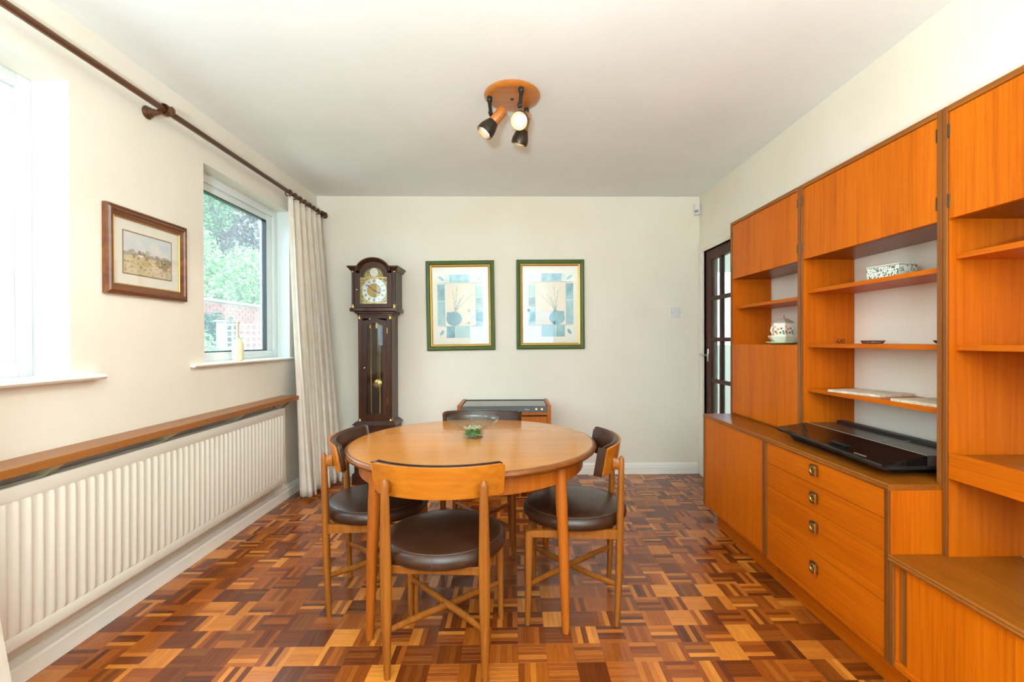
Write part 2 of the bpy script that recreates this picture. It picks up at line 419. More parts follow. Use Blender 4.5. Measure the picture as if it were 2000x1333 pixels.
b = NB(); box(b, -1.855, XL, W2[0], W2[1], 1.0872, 1.0882); struct('trim_4', b, M['white'], 'white window board inside the garden window recess')
# painted white reveal linings
for n, W, xf, lb in (('trim_5', W2, -1.855, 'white painted lining of the garden window recess'), ('trim_6', W1, -1.905, 'white painted lining of the left edge window recess')):
    b = NB(); e = .0015
    box(b, xf, XL+.0003, W[1]-e, W[1]+.0002, W[2], W[3]); box(b, xf, XL+.0003, W[0]-.0002, W[0]+e, W[2], W[3])
    struct(n, b, M['upvc'], lb)

b = NB(); box(b, XL-TH-.002, -1.926, W2[1]-.004, W2[1]+.001, W2[2], W2[3]); struct('trim_8', b, P('grey_outer_reveal', lin(96, 106, 108), .8), 'grey outer edge of the garden window recess')
# rear glazing
t = thing('window_3', 'wide white framed glazing with top lights behind the camera', 'window', ((RW[0]+RW[1])/2, YR-.05, RW[2])); t['kind'] = 'structure'
cx = (RW[0]+RW[1])/2
b = NB(); ww = (RW[1]-RW[0])/2; hh = RW[3]-RW[2]
for q in ((-ww, -ww+.06, 0, hh), (ww-.06, ww, 0, hh), (-ww, ww, hh-.06, hh), (-ww, ww, 0, .06), (-ww, ww, .61, .69), (.33, .40, .67, hh), (-.36, -.30, 0, .63), (.30, .36, 0, .63)):
    box(b, q[0], q[1], -.03, .03, q[2], q[3], .004)
obj('frame', b, M['upvc'], t)
bx('pane', M['pane'], t, -ww+.03, ww-.03, -.003, .003, .03, hh-.03)

# hall beyond the glazed door
b = NB(); box(b, 3.1, 3.2, 2.2, 5.6, 0, H); box(b, XR+.12, 3.2, 2.1, 2.2, 0, H)
box(b, XR+.12, 2.0, 5.6, 5.7, 0, H); box(b, 2.9, 3.1, 5.6, 5.7, 0, H); box(b, 2.0, 2.9, 5.6, 5.7, 2.05, H); box(b, 2.0, 2.9, 5.6, 5.7, 0, 1.15)
struct('wall_hall', b, M['hallw'], 'pale hall walls seen through the glazed brown door')
b = NB(); box(b, XR+.12, 3.2, 2.1, 5.7, -.12, 0); struct('floor_hall', b, M['hallf'], 'brown carpeted hall floor beyond the glazed door')
b = NB(); box(b, XR+.12, 3.2, 2.1, 5.7, H, H+.1); struct('ceiling_hall', b, M['ceil'], 'pale hall ceiling beyond the glazed door')
b = NB(); box(b, 2.0, 2.9, 5.64, 5.65, 1.15, 2.05); struct('window_added_hall', b, M['pane'], 'glass panel added at the hall end to let sky light in')  # added opening onto the sky, there to light the hall

# glazed door in the right wall
t = thing('door_1', 'dark brown glazed door with small square panes beside the teak units', 'door', (XR+.012, DY0, .005)); t['kind'] = 'structure'
dw = DY1-DY0-.006; dh = DZ-.01; st, tr, br, mu = .105, .085, .17, .034
xs0, xs1 = 0, .04
pw = (dw-2*st-2*mu)/3; ph = (dh-tr-br-4*mu)/5
for y0 in (.003, .003+dw-st): bx('stile', M['doorw'], t, xs0, xs1, y0, y0+st, 0, dh, bev=.003)
bx('top_rail', M['doorw'], t, xs0, xs1, .003+st, .003+dw-st, dh-tr, dh, bev=.003)
bx('bottom_rail', M['doorw'], t, xs0, xs1, .003+st, .003+dw-st, 0, br, bev=.003)
for k in (1, 2):
    y = .003+st+k*pw+(k-1)*mu; bx('glazing_bar', M['doorw'], t, xs0+.002, xs1-.002, y, y+mu, br, dh-tr, bev=.006)
for k in range(1, 5):
    z = br+k*ph+(k-1)*mu; bx('glazing_bar', M['doorw'], t, xs0+.001, xs1-.001, .003+st, .003+dw-st, z, z+mu, bev=.006)
for c_ in range(3):
    for r_ in range(5):
        y = .003+st+c_*(pw+mu); z = br+r_*(ph+mu); bx('pane', M['pane'], t, .018, .022, y-.003, y+pw+.003, z-.003, z+ph+.003)
h = NB(); lathe(h, [(0, -.0), (.018, 0), (.020, .006), (.012, .010), (.008, .012), (.008, .035), (0, .037)], 20, aim((0, dw-.047, 1.075), (-1, 0, 0)))
box(h, -.006, 0, dw-.062, dw-.032, 1.02, 1.13, .003)
tube(h, [(-.035, dw-.047, 1.075), (-.04, dw-.03, 1.077), (-.042, dw+.01, 1.080), (-.038, dw+.045, 1.076)], [.009, .010, .009, .006], 12)
obj('handle', h, M['chrome'], t, True)
# door lining and architrave, cream painted
b = NB(); aw = .055
box(b, XR-.014, XR+.12, DY1, DY1+.02, 0, DZ+.0); box(b, XR-.014, XR+.12, DY0-.02, DY0, 0, DZ)
box(b, XR-.016, XR, DY1+.018, DY1+.018+aw, 0, DZ+.02+aw, .003); box(b, XR-.016, XR, DY0-.018-aw, DY0-.018, 0, DZ+.02+aw, .003)
box(b, XR-.018, XR, DY0-.018-aw, DY1+.018+aw, DZ+.018, DZ+.02+aw, .003); box(b, XR-.014, XR+.12, DY0-.02, DY1+.02, DZ, DZ+.02)
struct('trim_7', b, M['wall'], 'cream painted architrave round the glazed brown door')

# ------------------------------------------------------------------ dining table
TX, TY, TZ, TR = -.20, 2.305, .722, .603
t = thing('dining_table', 'round teak dining table with four tapered legs and a bowl on top', 'table', (TX, TY, 0), R(2))
b = NB(); lathe(b, [(0, TZ-.004), (0, TZ), (TR-.022, TZ), (TR-.019, TZ-.0005), (TR-.019, TZ-.004)], 96); obj('table_top', b, M['table'], t, True)
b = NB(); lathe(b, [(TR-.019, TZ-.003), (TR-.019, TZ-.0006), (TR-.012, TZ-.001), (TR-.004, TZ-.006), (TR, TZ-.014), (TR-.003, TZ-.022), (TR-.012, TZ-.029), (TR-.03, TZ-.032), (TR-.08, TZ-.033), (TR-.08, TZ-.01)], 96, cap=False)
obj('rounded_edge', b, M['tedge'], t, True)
AR = .537
b = NB(); lathe(b, [(AR-.02, TZ-.030), (AR, TZ-.030), (AR, TZ-.107), (AR-.003, TZ-.110), (AR-.02, TZ-.110), (AR-.02, TZ-.030)], 96, cap=False)
obj('apron', b, M['tleg'], t, True)
for sx in (-1, 1):
    for sy in (-1, 1):
        a = .388
        b = NB(); tube(b, [(sx*(a-.006), sy*(a-.006), TZ-.031), (sx*(a-.005), sy*(a-.005), TZ-.11), (sx*(a-.004), sy*(a-.004), TZ-.16), (sx*(a+.004), sy*(a+.004), .35), (sx*(a+.012), sy*(a+.012), .01), (sx*(a+.012), sy*(a+.012), 0)],
                       [.021, .0235, .025, .0225, .0165, .0145], 20)
        obj('leg', b, M['tleg'], t, True)

# ------------------------------------------------------------------ dining chairs
def make_chair(name, label):
    """local: sitter faces +Y, rear legs at y=-.19, front legs at y=.19"""
    t = thing(name, label, 'chair', group='round seated dining chairs around the table')
    # rear posts
    for s in (-1, 1):
        b = NB(); x = s*.176
        pts = [(x, -.185, 0), (x, -.188, .02), (x, -.196, .25), (x, -.20, .42), (x, -.204, .60), (x, -.206, .695), (x, -.206, .712), (x, -.206, .722)]
        rad = [(.0105, .0105), (.0115, .012), (.0155, .020), (.016, .021), (.0135, .017), (.0125, .015), (.010, .012), (.004, .005)]
        tube(b, pts, rad, 16)
        tube(b, [(x, -.206, .685), (x*.99, -.190, .687), (x*.985, -.170, .689)], [(.011, .022), (.0105, .024), (.010, .026)], 14)
        obj('rear_leg', b, M['chair'], t, True)
    for s in (-1, 1):
        b = NB(); x = s*.195
        tube(b, [(x*1.02, .192, 0), (x*1.02, .191, .02), (x, .188, .24), (x, .186, .38), (x, .186, .402)], [.010, .0115, .0165, .0175, .016], 16)
        obj('front_leg', b, M['chair'], t, True)
    for s in (-1, 1):
        b = NB(); prism(b, [(-.196, .372), (.186, .376), (.186, .404), (-.196, .412)],
                        lambda p: (s*(.168+.0*p[0]+(p[0]+.196)*.05), p[0], p[1]), lambda p: (s*(.186+(p[0]+.196)*.05), p[0], p[1]))
        obj('side_rail', b, M['chair'], t)
    bx('front_rail', M['chair'], t, -.185, .185, .178, .196, .372, .402, bev=.003)
    bx('rear_rail', M['chair'], t, -.165, .165, -.175, -.155, .372, .402, bev=.003)
    # crossed stretchers
    for s in (-1, 1):
        b = NB(); dz = .004*s
        tube(b, [(s*.172, -.186, .178+dz), (s*.09, -.09, .172+dz), (0, .0, .168+dz), (-s*.10, .10, .166+dz), (-s*.19, .186, .164+dz)], [(.008, .011), (.011, .0135), (.012, .0145), (.011, .0135), (.008, .011)], 12)
        obj('stretcher', b, M['chair'], t, True)
    # round padded seat
    sr = .236; z0 = .411
    prof = [(0, z0), (sr-.025, z0), (sr-.010, z0+.004), (sr, z0+.018), (sr+.001, z0+.030), (sr-.004, z0+.045), (sr-.014, z0+.055), (sr-.020, z0+.058), (sr-.05, z0+.064), (sr-.12, z0+.070), (0, z0+.072)]
    b = NB(); lathe(b, prof, 56, Matrix.Translation((0, -.012, 0))); seat = obj('seat', b, M['leather'], t, True)
    b = NB(); n = 56; rr_ = sr-.017
    tube(b, [(rr_*math.cos(2*math.pi*k/n), -.012+rr_*math.sin(2*math.pi*k/n), z0+.0572) for k in range(n+1)], .0016, 6, False)
    tube(b, [(0, -.012-(sr-.012), z0+.054), (0, -.012-(sr-.001), z0+.042), (0, -.012-(sr+.002), z0+.028), (0, -.012-(sr-.0005), z0+.012)], .0012, 6)
    obj('seam', b, M['leather2'], seat, True)
    # curved back: veneered shell outside, vinyl pad inside
    def shell(off0, off1, zl, zh, half, nseg, rnd, tilt=.17, lean=0):
        b = NB(); Rr = .42; yc = -.212; vs = []
        A = half/Rr; rows = []
        for k in range(nseg+1):
            a = -A+2*A*k/nseg; u = abs(2*k/nseg-1)
            trim_ = 0 if u < .96 else (u-.96)/.04*rnd
            col = []
            for off in (off0, off1):
                for z in (zl+trim_+u*u*.0, zh-trim_):
                    rad = Rr-off; f_ = (z-.70)*tilt
                    wd = 1-.035*((zh-z)/(zh-zl))
                    col.append(b.verts.new((math.sin(a)*rad*wd, yc+Rr-math.cos(a)*rad-f_, z)))
            rows.append(col)
        for p_, q_ in zip(rows, rows[1:]):
            for i, j in ((0, 1), (1, 3), (3, 2), (2, 0)): b.faces.new((p_[i], p_[j], q_[j], q_[i]))
        for r_ in (rows[0], rows[-1]): b.faces.new((r_[0], r_[1], r_[3], r_[2]))
        bmesh.ops.remove_doubles(b, verts=b.verts[:], dist=1e-5)
        return b
    b = shell(0, .010, .648, .768, .266, 28, .008); bmesh.ops.bevel(b, geom=[e for e in b.edges if e.calc_face_angle(0) > .9], offset=.002, segments=1, affect='EDGES')
    back = obj('backrest', b, M['chairback'], t, True)
    b = shell(.010, .034, .644, .772, .271, 28, .012); bmesh.ops.bevel(b, geom=[e for e in b.edges if e.calc_face_angle(0) > .9], offset=.008, segments=3, affect='EDGES')
    obj('back_pad', b, M['leather'], back, True)
    return t
ch = make_chair('dining_chair', 'brown vinyl dining chair nearest the camera, its wooden back turned to us')
def put(o, x, y, rz): o.location = (x, y, 0); o.rotation_euler = (0, 0, rz)
chairs = [(-.268, 1.842, R(-3.5), None),
          (-.640, 2.238, R(-90+5), 'brown vinyl dining chair left of the table beside the curtain'),
          (.268, 2.155, R(90-6), 'brown vinyl dining chair right of the table facing the radiator'),
          (-.200, 2.775, R(180), 'brown vinyl dining chair behind the table in front of the trolley')]
for x, y, rz, lb in chairs:
    o = ch if lb is None else copy_tree(ch)
    put(o, x, y, rz)
    if lb: o['label'] = lb

# ------------------------------------------------------------------ teak wall units
XB = 1.672; XU = 1.427; XLW = 1.248; T = .020
YA, YB, YC, YD = 3.042, 2.300, 1.530, .770
ZT = .727; ZTOP = 1.978; Z3 = .493
def part(n, mat, p, loc, x0, x1, y0, y1, z0, z1, bev=0):
    return bx(n, mat, p, x0-loc[0], x1-loc[0], y0-loc[1], y1-loc[1], z0-loc[2], z1-loc[2], bev=bev)
def hinge(p, loc, x, y, z):
    b = NB(); tube(b, [(x-loc[0], y-loc[1], z-.022-loc[2]), (x-loc[0], y-loc[1], z+.022-loc[2])], .0035, 8); return obj('hinge', b, M['bronze'], p, True)

def upper_unit(label, ya, yb, zb, shelves, grp=None):
    """ya far end, yb near end"""
    XB = XR-.003; loc = (XB, (ya+yb)/2, zb); t = thing('upper_cabinet', label, 'cabinet', loc)
    for y0 in (ya-T, yb):
        s = part('side_panel', M['teakIn'], t, loc, XU+.006, XB, y0, y0+T, zb, ZTOP)
        part('edge_trim', M['edge'], s, loc, XU, XU+.006, y0+.0012, y0+T-.0012, zb, ZTOP, .002)
    s = part('top_panel', M['teakY'], t, loc, XU+.006, XB, yb+T, ya-T, ZTOP-T, ZTOP)
    part('edge_trim', M['edgeY'], s, loc, XU, XU+.006, yb+T, ya-T, ZTOP-T, ZTOP, .002)
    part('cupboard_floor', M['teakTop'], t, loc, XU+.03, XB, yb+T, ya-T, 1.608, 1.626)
    ym = (ya+yb)/2; z0, z1 = 1.607, ZTOP-T-.002
    for k, (y0, y1) in enumerate(((ym+.001, ya-T-.002), (yb+T+.002, ym-.001))):
        d = part('door', M['teakV'], t, loc, XU+.004, XU+.022, y0, y1, z0, z1, .001)
        yh = y1+.001 if k == 0 else y0-.001
        for zz in (z0+.06, z1-.06): hinge(d, loc, XU+.003, yh, zz)
    for z in shelves: part('shelf', M['teakY'], t, loc, XU+.028, XB, yb+T, ya-T, z-.018, z, .001)
    return t, loc
u1, l1 = upper_unit('narrow far teak wall unit with fall front flap and a covered ceramic jar', YA, YB, ZT, [1.432])
part('compartment_floor', M['teakY'], u1, l1, XU+.03, XB, YB+T, YA-T, 1.164, 1.1835)
part('flap', M['teakV'], u1, l1, XU+.003, XU+.021, YB+T+.002, YA-T-.002, ZT+.012, 1.184, .001)
part('base_panel', M['teakY'], u1, l1, XU+.02, XB, YB+T, YA-T, ZT, ZT+.018)
u2, l2 = upper_unit('middle open backed teak wall unit with three shelves above the drawers', YB, YC, ZT, [1.457, 1.192, .973])
u3, l3 = upper_unit('nearest tall teak wall unit cut by the right edge of the picture', YC, YD, Z3, [1.492, 1.192])
# desk drawer box of unit 3
s = part('drawer', M['teakY'], u3, l3, XU+.004, XU+.024, YD+T, YC-T-.001, .752, .836, .001)
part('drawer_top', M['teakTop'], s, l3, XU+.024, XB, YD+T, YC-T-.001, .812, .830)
part('drawer_base', M['teakTop'], s, l3, XU+.024, XB, YD+T, YC-T-.001, .756, .764)

ZB = .130; XP = 1.318
def lower_unit(label, ya, yb, zt):
    loc = (XB, (ya+yb)/2, 0); t = thing('lower_cabinet', label, 'cabinet', loc)
    for y0 in (ya-T, yb):
        s = part('side_panel', M['teakIn'], t, loc, XLW+.008, XB, y0, y0+T, ZB, zt-.0205)
        part('edge_trim', M['edge'], s, loc, XLW, XLW+.008, y0+.001, y0+T-.001, ZB, zt-.0205, .002)
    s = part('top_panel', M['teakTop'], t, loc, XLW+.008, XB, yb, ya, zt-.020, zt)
    b = NB(); pr = [(XLW+.008, zt-.020), (XLW-.001, zt-.020), (XLW-.003, zt-.016), (XLW-.003, zt-.012), (XLW, zt-.010), (XLW-.001, zt-.003), (XLW+.003, zt), (XLW+.008, zt)]
    prism(b, pr, lambda p: (p[0]-loc[0], yb-loc[1], p[1]), lambda p: (p[0]-loc[0], ya-loc[1], p[1])); obj('edge_trim', b, M['edgeY'], s)
    part('bottom_panel', M['teakY'], t, loc, XLW+.004, XB, yb+T, ya-T, ZB, ZB+.018, .001)
    part('back_panel', M['teakIn'], t, loc, XB-.006, XB, yb+T, ya-T, ZB+.018, zt-.0205)
    part('plinth', M['teakY'], t, loc, XP, XB-.02, yb+.004, ya-.05 if ya == YA else ya-.004, 0, ZB-.0005, .001)
    return t, loc
c1, m1 = lower_unit('far teak low cupboard with one plain door under the fall front unit', YA, YB, ZT)
part('door', M['teakV'], c1, m1, XLW+.004, XLW+.022, YB+T+.002, YA-T-.002, ZB+.018, ZT-.022, .001)
c2, m2 = lower_unit('teak chest of four drawers with square brass pulls under the black music player', YB, YC, ZT)
zs = [.705, .604, .494, .322, ZB+.019]
for z1, z0 in zip(zs, zs[1:]):
    d = part('drawer', M['teakY'], c2, m2, XLW+.004, XLW+.022, YC+T+.002, YB-T-.002, z0+.001, z1-.001, .0012)
    hz = {.705: .668, .604: .553, .494: .431, .322: .262}[z1]; yy = 1.915
    b = NB(); o0 = (XLW+.004-m2[0], yy-m2[1], hz)
    # square cast pull standing proud with a round recess
    n = 20; ri = .0145; hs = .0215
    def ringpt(r, k, x): return (o0[0]-x, o0[1]+r*math.cos(2*math.pi*k/n), o0[2]+r*math.sin(2*math.pi*k/n))
    def sq(k, x):
        c_, s_ = math.cos(2*math.pi*k/n), math.sin(2*math.pi*k/n); q_ = hs/max(abs(c_), abs(s_)); return (o0[0]-x, o0[1]+c_*q_, o0[2]+s_*q_*1.08)
    rows = [[b.verts.new(sq(k, 0)) for k in range(n)], [b.verts.new(sq(k, .010)) for k in range(n)], [b.verts.new(ringpt(ri, k, .011)) for k in range(n)], [b.verts.new(ringpt(ri-.003, k, .002)) for k in range(n)]]
    for p_, q_ in zip(rows, rows[1:]):
        for k in range(n): b.faces.new((p_[k], p_[(k+1) % n], q_[(k+1) % n], q_[k]))
    b.faces.new(rows[-1])
    pull = obj('pull', b, M['oldbrass'], d)
    b = NB(); tube(b, [ringpt(ri, k, .0112) for k in range(n+1)], .0016, 6, False); obj('ring', b, M['gold'], pull, True)
    b = NB(); box(b, o0[0]-.017, o0[0]-.009, o0[1]-hs-.003, o0[1]-hs+.002, o0[2]-hs, o0[2]+hs, .001); obj('grip_edge', b, M['brass'], pull)
c3, m3 = lower_unit('lowest teak cupboard with sliding doors in the right foreground', YC, YD, Z3)
ym = 1.149
part('sliding_door', M['teakV'], c3, m3, XLW+.016, XLW+.030, ym+.001, YC-T-.034, ZB+.018, Z3-.022, .001)
part('door_grip', M['edge'], c3, m3, XLW+.020, XLW+.034, YC-T-.034, YC-T-.002, ZB+.018, Z3-.022, .001)
part('sliding_door', M['teakV'], c3, m3, XLW+.010, XLW+.022, YD+T+.002, ym-.002, ZB+.018, Z3-.022, .001)

# ------------------------------------------------------------------ things on the wall units
# black music player
t = thing('music_player', 'long flat black glossy music player lying on the drawer chest', 'music player', (1.44, 1.95, ZT))
def L(x, y, z): return (x-1.44, y-1.95, z-ZT)
b = NB()   # foot
pts = [(1.35, 2.215), (1.385, 1.665), (1.63, 1.665), (1.63, 2.215)]
prism(b, pts, lambda p: L(p[0], p[1], ZT), lambda p: L(p[0]-.02*(p[0] < 1.5), p[1]+(.03 if p[1] > 2 else -.02), .762)); obj('base', b, M['blackm'], t)
b = NB()
outer = [(1.322, 2.318), (1.280, 1.598), (1.632, 1.606), (1.632, 2.270), (1.450, 2.276)]
prism(b, outer, lambda p: L(p[0]+.006*(p[0] < 1.4), p[1], .756), lambda p: L(p[0], p[1], .768)); obj('body', b, M['blackm'], t)
b = NB()   # glossy sloping front deck
lo = [(1.320, 2.318, .768), (1.278, 1.596, .768), (1.448, 1.606, .768), (1.444, 2.276, .768)]
hi = [(1.324, 2.314, .775), (1.282, 1.600, .775), (1.448, 1.606, .802), (1.444, 2.276, .802)]
a_ = [b.verts.new(L(*p)) for p in lo]; c_ = [b.verts.new(L(*p)) for p in hi]
b.faces.new(a_[::-1]); b.faces.new(c_)
for k in range(4): b.faces.new((a_[k], a_[(k+1) % 4], c_[(k+1) % 4], c_[k]))
obj('glossy_deck', b, M['black'], t)
b = NB(); prism(b, [(1.4495, 1.606), (1.590, 1.606), (1.590, 2.274), (1.4455, 2.276)], lambda p: L(p[0], p[1], .768), lambda p: L(p[0], p[1], .803)); obj('grey_lid', b, M['greytop'], t)
b = NB(); box(b, *[v for p in ((1.5915-1.44, 1.630-1.44), (1.606-1.95, 2.270-1.95), (.768-ZT, .815-ZT)) for v in p], .004); obj('rear_bar', b, M['blackm'], t)
b = NB(); tube(b, [L(1.4465, 2.274, .8028), L(1.449, 1.607, .8028)], .0009, 6); tube(b, [L(1.449, 1.84, .8034), L(1.588, 1.84, .8034)], .0009, 6); obj('silver_line', b, M['silver'], t)
for k in range(9):
    y = 1.93-k*.012; x = 1.335+k*.0; bx('button', M['blackm'], t, x-1.44-.012, x-1.44+.012, y-1.95-.003, y-1.95+.003, .783-ZT, .787-ZT, bev=.001)
bx('front_button', M['chrome'], t, 1.300-1.44, 1.306-1.44, 1.70-1.95, 1.76-1.95, .776-ZT, .7795-ZT, bev=.001)

# covered ceramic jar
t = thing('ceramic_jar', 'white six sided ceramic jar with red flowers and lid on a green plate', 'jar', (1.548, 2.655, 1.184), R(12))
b = NB(); lathe(b, [(0, 0), (.055, 0), (.075, .006), (.086, .012), (.086, .016), (.07, .014), (0, .012)], 24); obj('plate', b, M['greenglaze'], t, True)
b = NB(); lathe(b, [(0, .012), (.046, .013), (.062, .026), (.078, .045), (.080, .052), (.074, .050), (.056, .044), (0, .04)], 6); obj('bowl', b, M['ceramic'], t)
b = NB(); lathe(b, [(0, .04), (.052, .045), (.056, .06), (.057, .110), (.060, .122), (.058, .124), (0, .124)], 6, Matrix.Rotation(R(0), 4, 'Z')); body = obj('body', b, M['ceramic'], t)
b = NB(); lathe(b, [(0, .1235), (.064, .124), (.062, .128), (.036, .144), (.018, .152), (.010, .156), (.010, .160), (.015, .164), (.012, .168), (0, .170)], 6); obj('lid', b, M['lidgrey'], t, False)
random.seed(3)
for k, (du, dz, col) in enumerate([(-.020, .022, (196, 62, 38)), (-.008, .036, (222, 128, 40)), (.010, .040, (200, 70, 40)), (.019, .024, (80, 120, 170)), (-.022, .050, (222, 180, 70)), (.004, .016, (70, 130, 80)), (.022, .012, (90, 150, 110)), (-.014, .012, (225, 150, 60))]):
    a0 = R(-138)
    for face_a in (R(210), R(270)):
        cxn, cyn = math.cos(face_a), math.sin(face_a); ap = .0575*math.cos(math.pi/6)
        b = NB(); lathe(b, [(0, 0), (.0065, 0), (.004, .0012), (0, .0014)], 8, aim((cxn*ap*.985-cyn*du, cyn*ap*.985+cxn*du, .052+dz), (cxn, cyn, 0)))
        obj('flower', b, P('flower_paint', lin(*col), .3), body, True)
for s in (-1, 1):
    b = NB(); tube(b, [(s*.048, 0, .105), (s*.072, 0, .10), (s*.078, 0, .08), (s*.068, 0, .062)], .005, 8); obj('handle', b, M['ceramic'], t, True)

# leaf patterned box
def leafbox(u, v):
    c_ = (238, 236, 226); q = 0
    for (a, s, col, th) in ((1.3, 9, (70, 92, 60), .34), (5.1, 11, (96, 120, 84), .36), (9.7, 13, (176, 186, 150), .3), (3.3, 16, (60, 60, 48), .42)):
        n_ = noise.noise(Vector((u*s*2.2+a, v*s*.8-a, a)))
        if n_ > th: c_ = col
    if v > .93 or v < .05: c_ = (170, 170, 150)
    return c_
t = thing('patterned_box', 'small white box with dark green leaf pattern on the top open shelf', 'box', (1.560, 1.862, 1.457), R(10.5))
bx('body', M['ceramic'], t, 0, .09, 0, .140, 0, .062, bev=.001)
paint('leaf_print', M['printg'], t, .140, .062, 50, 22, leafbox, Matrix.Translation((-.0006, .070, .031)) @ Matrix.Rotation(R(-90), 4, 'Z'))
paint('leaf_print', M['printg'], t, .09, .062, 32, 22, lambda u, v: leafbox(u*.5+2, v), Matrix.Translation((.045, -.0006, .031)))
bx('lid', M['paperw'], t, -.002, .092, -.002, .142, .0622, .066, bev=.001)

# small things on the shelves
def dish(label, x, y, rz):
    t = thing('glass_dish', label, 'dish', (x, y, 1.192), rz)
    b = NB()
    for r0 in (0,):
        a = [(-.04, -.03), (.04, -.03), (.04, .03), (-.04, .03)]
        lo = [b.verts.new((p[0]*.8, p[1]*.8, 0)) for p in a]; hi = [b.verts.new((*p, .014)) for p in a]; hi2 = [b.verts.new((p[0]*.9, p[1]*.88, .014)) for p in a]; lo2 = [b.verts.new((p[0]*.7, p[1]*.68, .004)) for p in a]
        b.faces.new(lo[::-1]); b.faces.new(lo2)
        for A, B in ((lo, hi), (hi, hi2), (hi2, lo2)):
            for k in range(4): b.faces.new((A[k], A[(k+1) % 4], B[(k+1) % 4], B[k]))
    obj('bowl', b, M['glass'], t)
    b = NB(); tube(b, [(-.04, -.03, .0145), (.04, -.03, .0145), (.04, .03, .0145), (-.04, .03, .0145), (-.04, -.03, .0145)], .0013, 6, False); obj('rim', b, M['chrome'], t)
dish('small clear glass dish standing on the eye level shelf against the white wall', 1.60, 2.05, R(80))
t = thing('spectacles', 'thin folded wire spectacles on the eye level shelf beside the glass dish', 'spectacles', (1.555, 2.185, 1.192), R(70))
for s in (-1, 1):
    b = NB(); tube(b, [(s*.03+.020*math.cos(2*math.pi*k/18), 0, .012+.010*math.sin(2*math.pi*k/18)) for k in range(19)], .0012, 6, False); obj('lens_rim', b, M['iron'], t, True)
    b = NB(); tube(b, [(s*.05, .0, .014), (s*.05, .006, .012), (-s*.045, .012+.004*s, .006)], .0012, 6); obj('temple_arm', b, M['iron'], t, True)
b = NB(); tube(b, [(-.010, 0, .014), (0, 0, .017), (.010, 0, .014)], .0012, 6); obj('bridge', b, M['iron'], t, True)
t = thing('brown_bowl', 'little dark brown bowl at the near end of the eye level shelf', 'bowl', (1.485, 1.585, 1.192))
b = NB(); lathe(b, [(0, 0), (.012, 0), (.024, .008), (.028, .014), (.026, .014), (.012, .005), (0, .004)], 20); obj('shell', b, M['mahog'], t, True)
b = NB(); lathe(b, [(.026, .0135), (.0285, .0145), (.026, .0155)], 20, cap=False); obj('rim', b, M['bronze'], t, True)
def mat_(label, x, y, rz, w_, d_, n_):
    t = thing('place_mat', label, 'mat', (x, y, .973), rz)
    for k in range(n_):
        b = NB(); box(b, -w_/2, w_/2, -d_/2, d_/2, k*.0052, k*.0052+.0048, .001); obj('board', b, M['matb'], t)
M['matb'] = noisy('pale_mottled_mat', lin(230, 220, 198), lin(198, 178, 150), 40, .5)
mat_('pale mottled table mat lying at the far end of the lowest open shelf', 1.562, 2.02, R(14), .19, .24, 2)
mat_('pale mottled table mat at the near end of the lowest open shelf beside the post', 1.563, 1.690, R(4), .19, .20, 2)
# ------------------------------------------------------------------ heated trolley
t = thing('serving_trolley', 'low teak heated serving trolley with smoked glass top against the far wall', 'trolley', (-.077, 3.965, 0))
x0, x1, y0, y1, zt = -.378, .378, -.212, .212, .690
for a_, b_ in ((x0, x0+.030), (x1-.030, x1)): bx('side_panel', M['edge'] if 0 else M['tleg'], t, a_, b_, y0, y1, .09, zt, bev=.003)
bx('glass_top', M['smoke'], t, x0+.031, x1-.031, y0+.012, y1-.012, zt-.022, zt-.012, bev=.001)
b = NB(); prism(b, [(y0+.004, zt-.056), (y0+.012, zt-.012), (y0+.03, zt-.012), (y0+.03, zt-.056)], lambda p: (x0+.031, *p), lambda p: (x1-.031, *p)); cp = obj('control_panel', b, M['blackm'], t)
bx('top_rim', M['blackm'], t, x0+.031, x1-.031, y1-.011, y1-.002, zt-.024, zt-.006, bev=.001)
for k in (0, 1):
    b = NB(); lathe(b, [(0, 0), (.010, 0), (.009, .010), (.003, .011), (0, .011)], 18, aim((x1-.118+k*.045, y0+.009, zt-.036), (0, -1, .1))); obj('knob', b, M['brass'], cp, True)
bx('pilot_mark', M['paperw'], cp, x0+.088, x0+.112, y0+.0055, y0+.008, zt-.039, zt-.034)
b = NB(); tube(b, [(.165+.005*k, y0+.0062, zt-.036+.006*math.sin(k*2.1)*(1.3 if k < 2 else .6)) for k in range(9)], .0011, 6); obj('script_mark', b, M['paperw'], cp, True)
bx('front_rail', M['tleg'], t, x0+.031, x1-.031, y0+.006, y0+.022, zt-.082, zt-.058, bev=.001)
bx('gap_shade_sheet', M['gapshade'], t, x0+.031, x1-.031, y0+.02, y0+.026, .12, zt-.083)  # near-black sheet paints the shade in the gap around the doors
for a_, b_ in ((x0+.033, -.001), (.001, x1-.033)):
    d = bx('door', M['tleg'], t, a_, b_, y0+.006, y0+.0195, .12, zt-.095, bev=.001)
    b = NB(); lathe(b, [(0, 0), (.011, 0), (.009, .012), (0, .013)], 14, aim(((b_-.03) if a_ < -.1 else a_+.03, y0+.006, .52), (0, -1, 0))); obj('knob', b, M['brass'], d, True)
bx('back_panel', M['tleg'], t, x0+.031, x1-.031, y1-.02, y1-.012, .10, zt-.026)
bx('floor_panel', M['tleg'], t, x0+.031, x1-.031, y0+.02, y1-.02, .10, .118)
for sx in (x0+.05, x1-.05):
    for sy in (y0+.05, y1-.05):
        b = NB(); lathe(b, [(0, -.008), (.03, -.008), (.036, 0), (.03, .008), (0, .008)], 18, aim((sx, sy, .036), (1, 0, 0))); box(b, sx-.012, sx+.012, sy-.012, sy+.012, .03, .099, .002)
        obj('castor', b, M['blackm'], t, True)

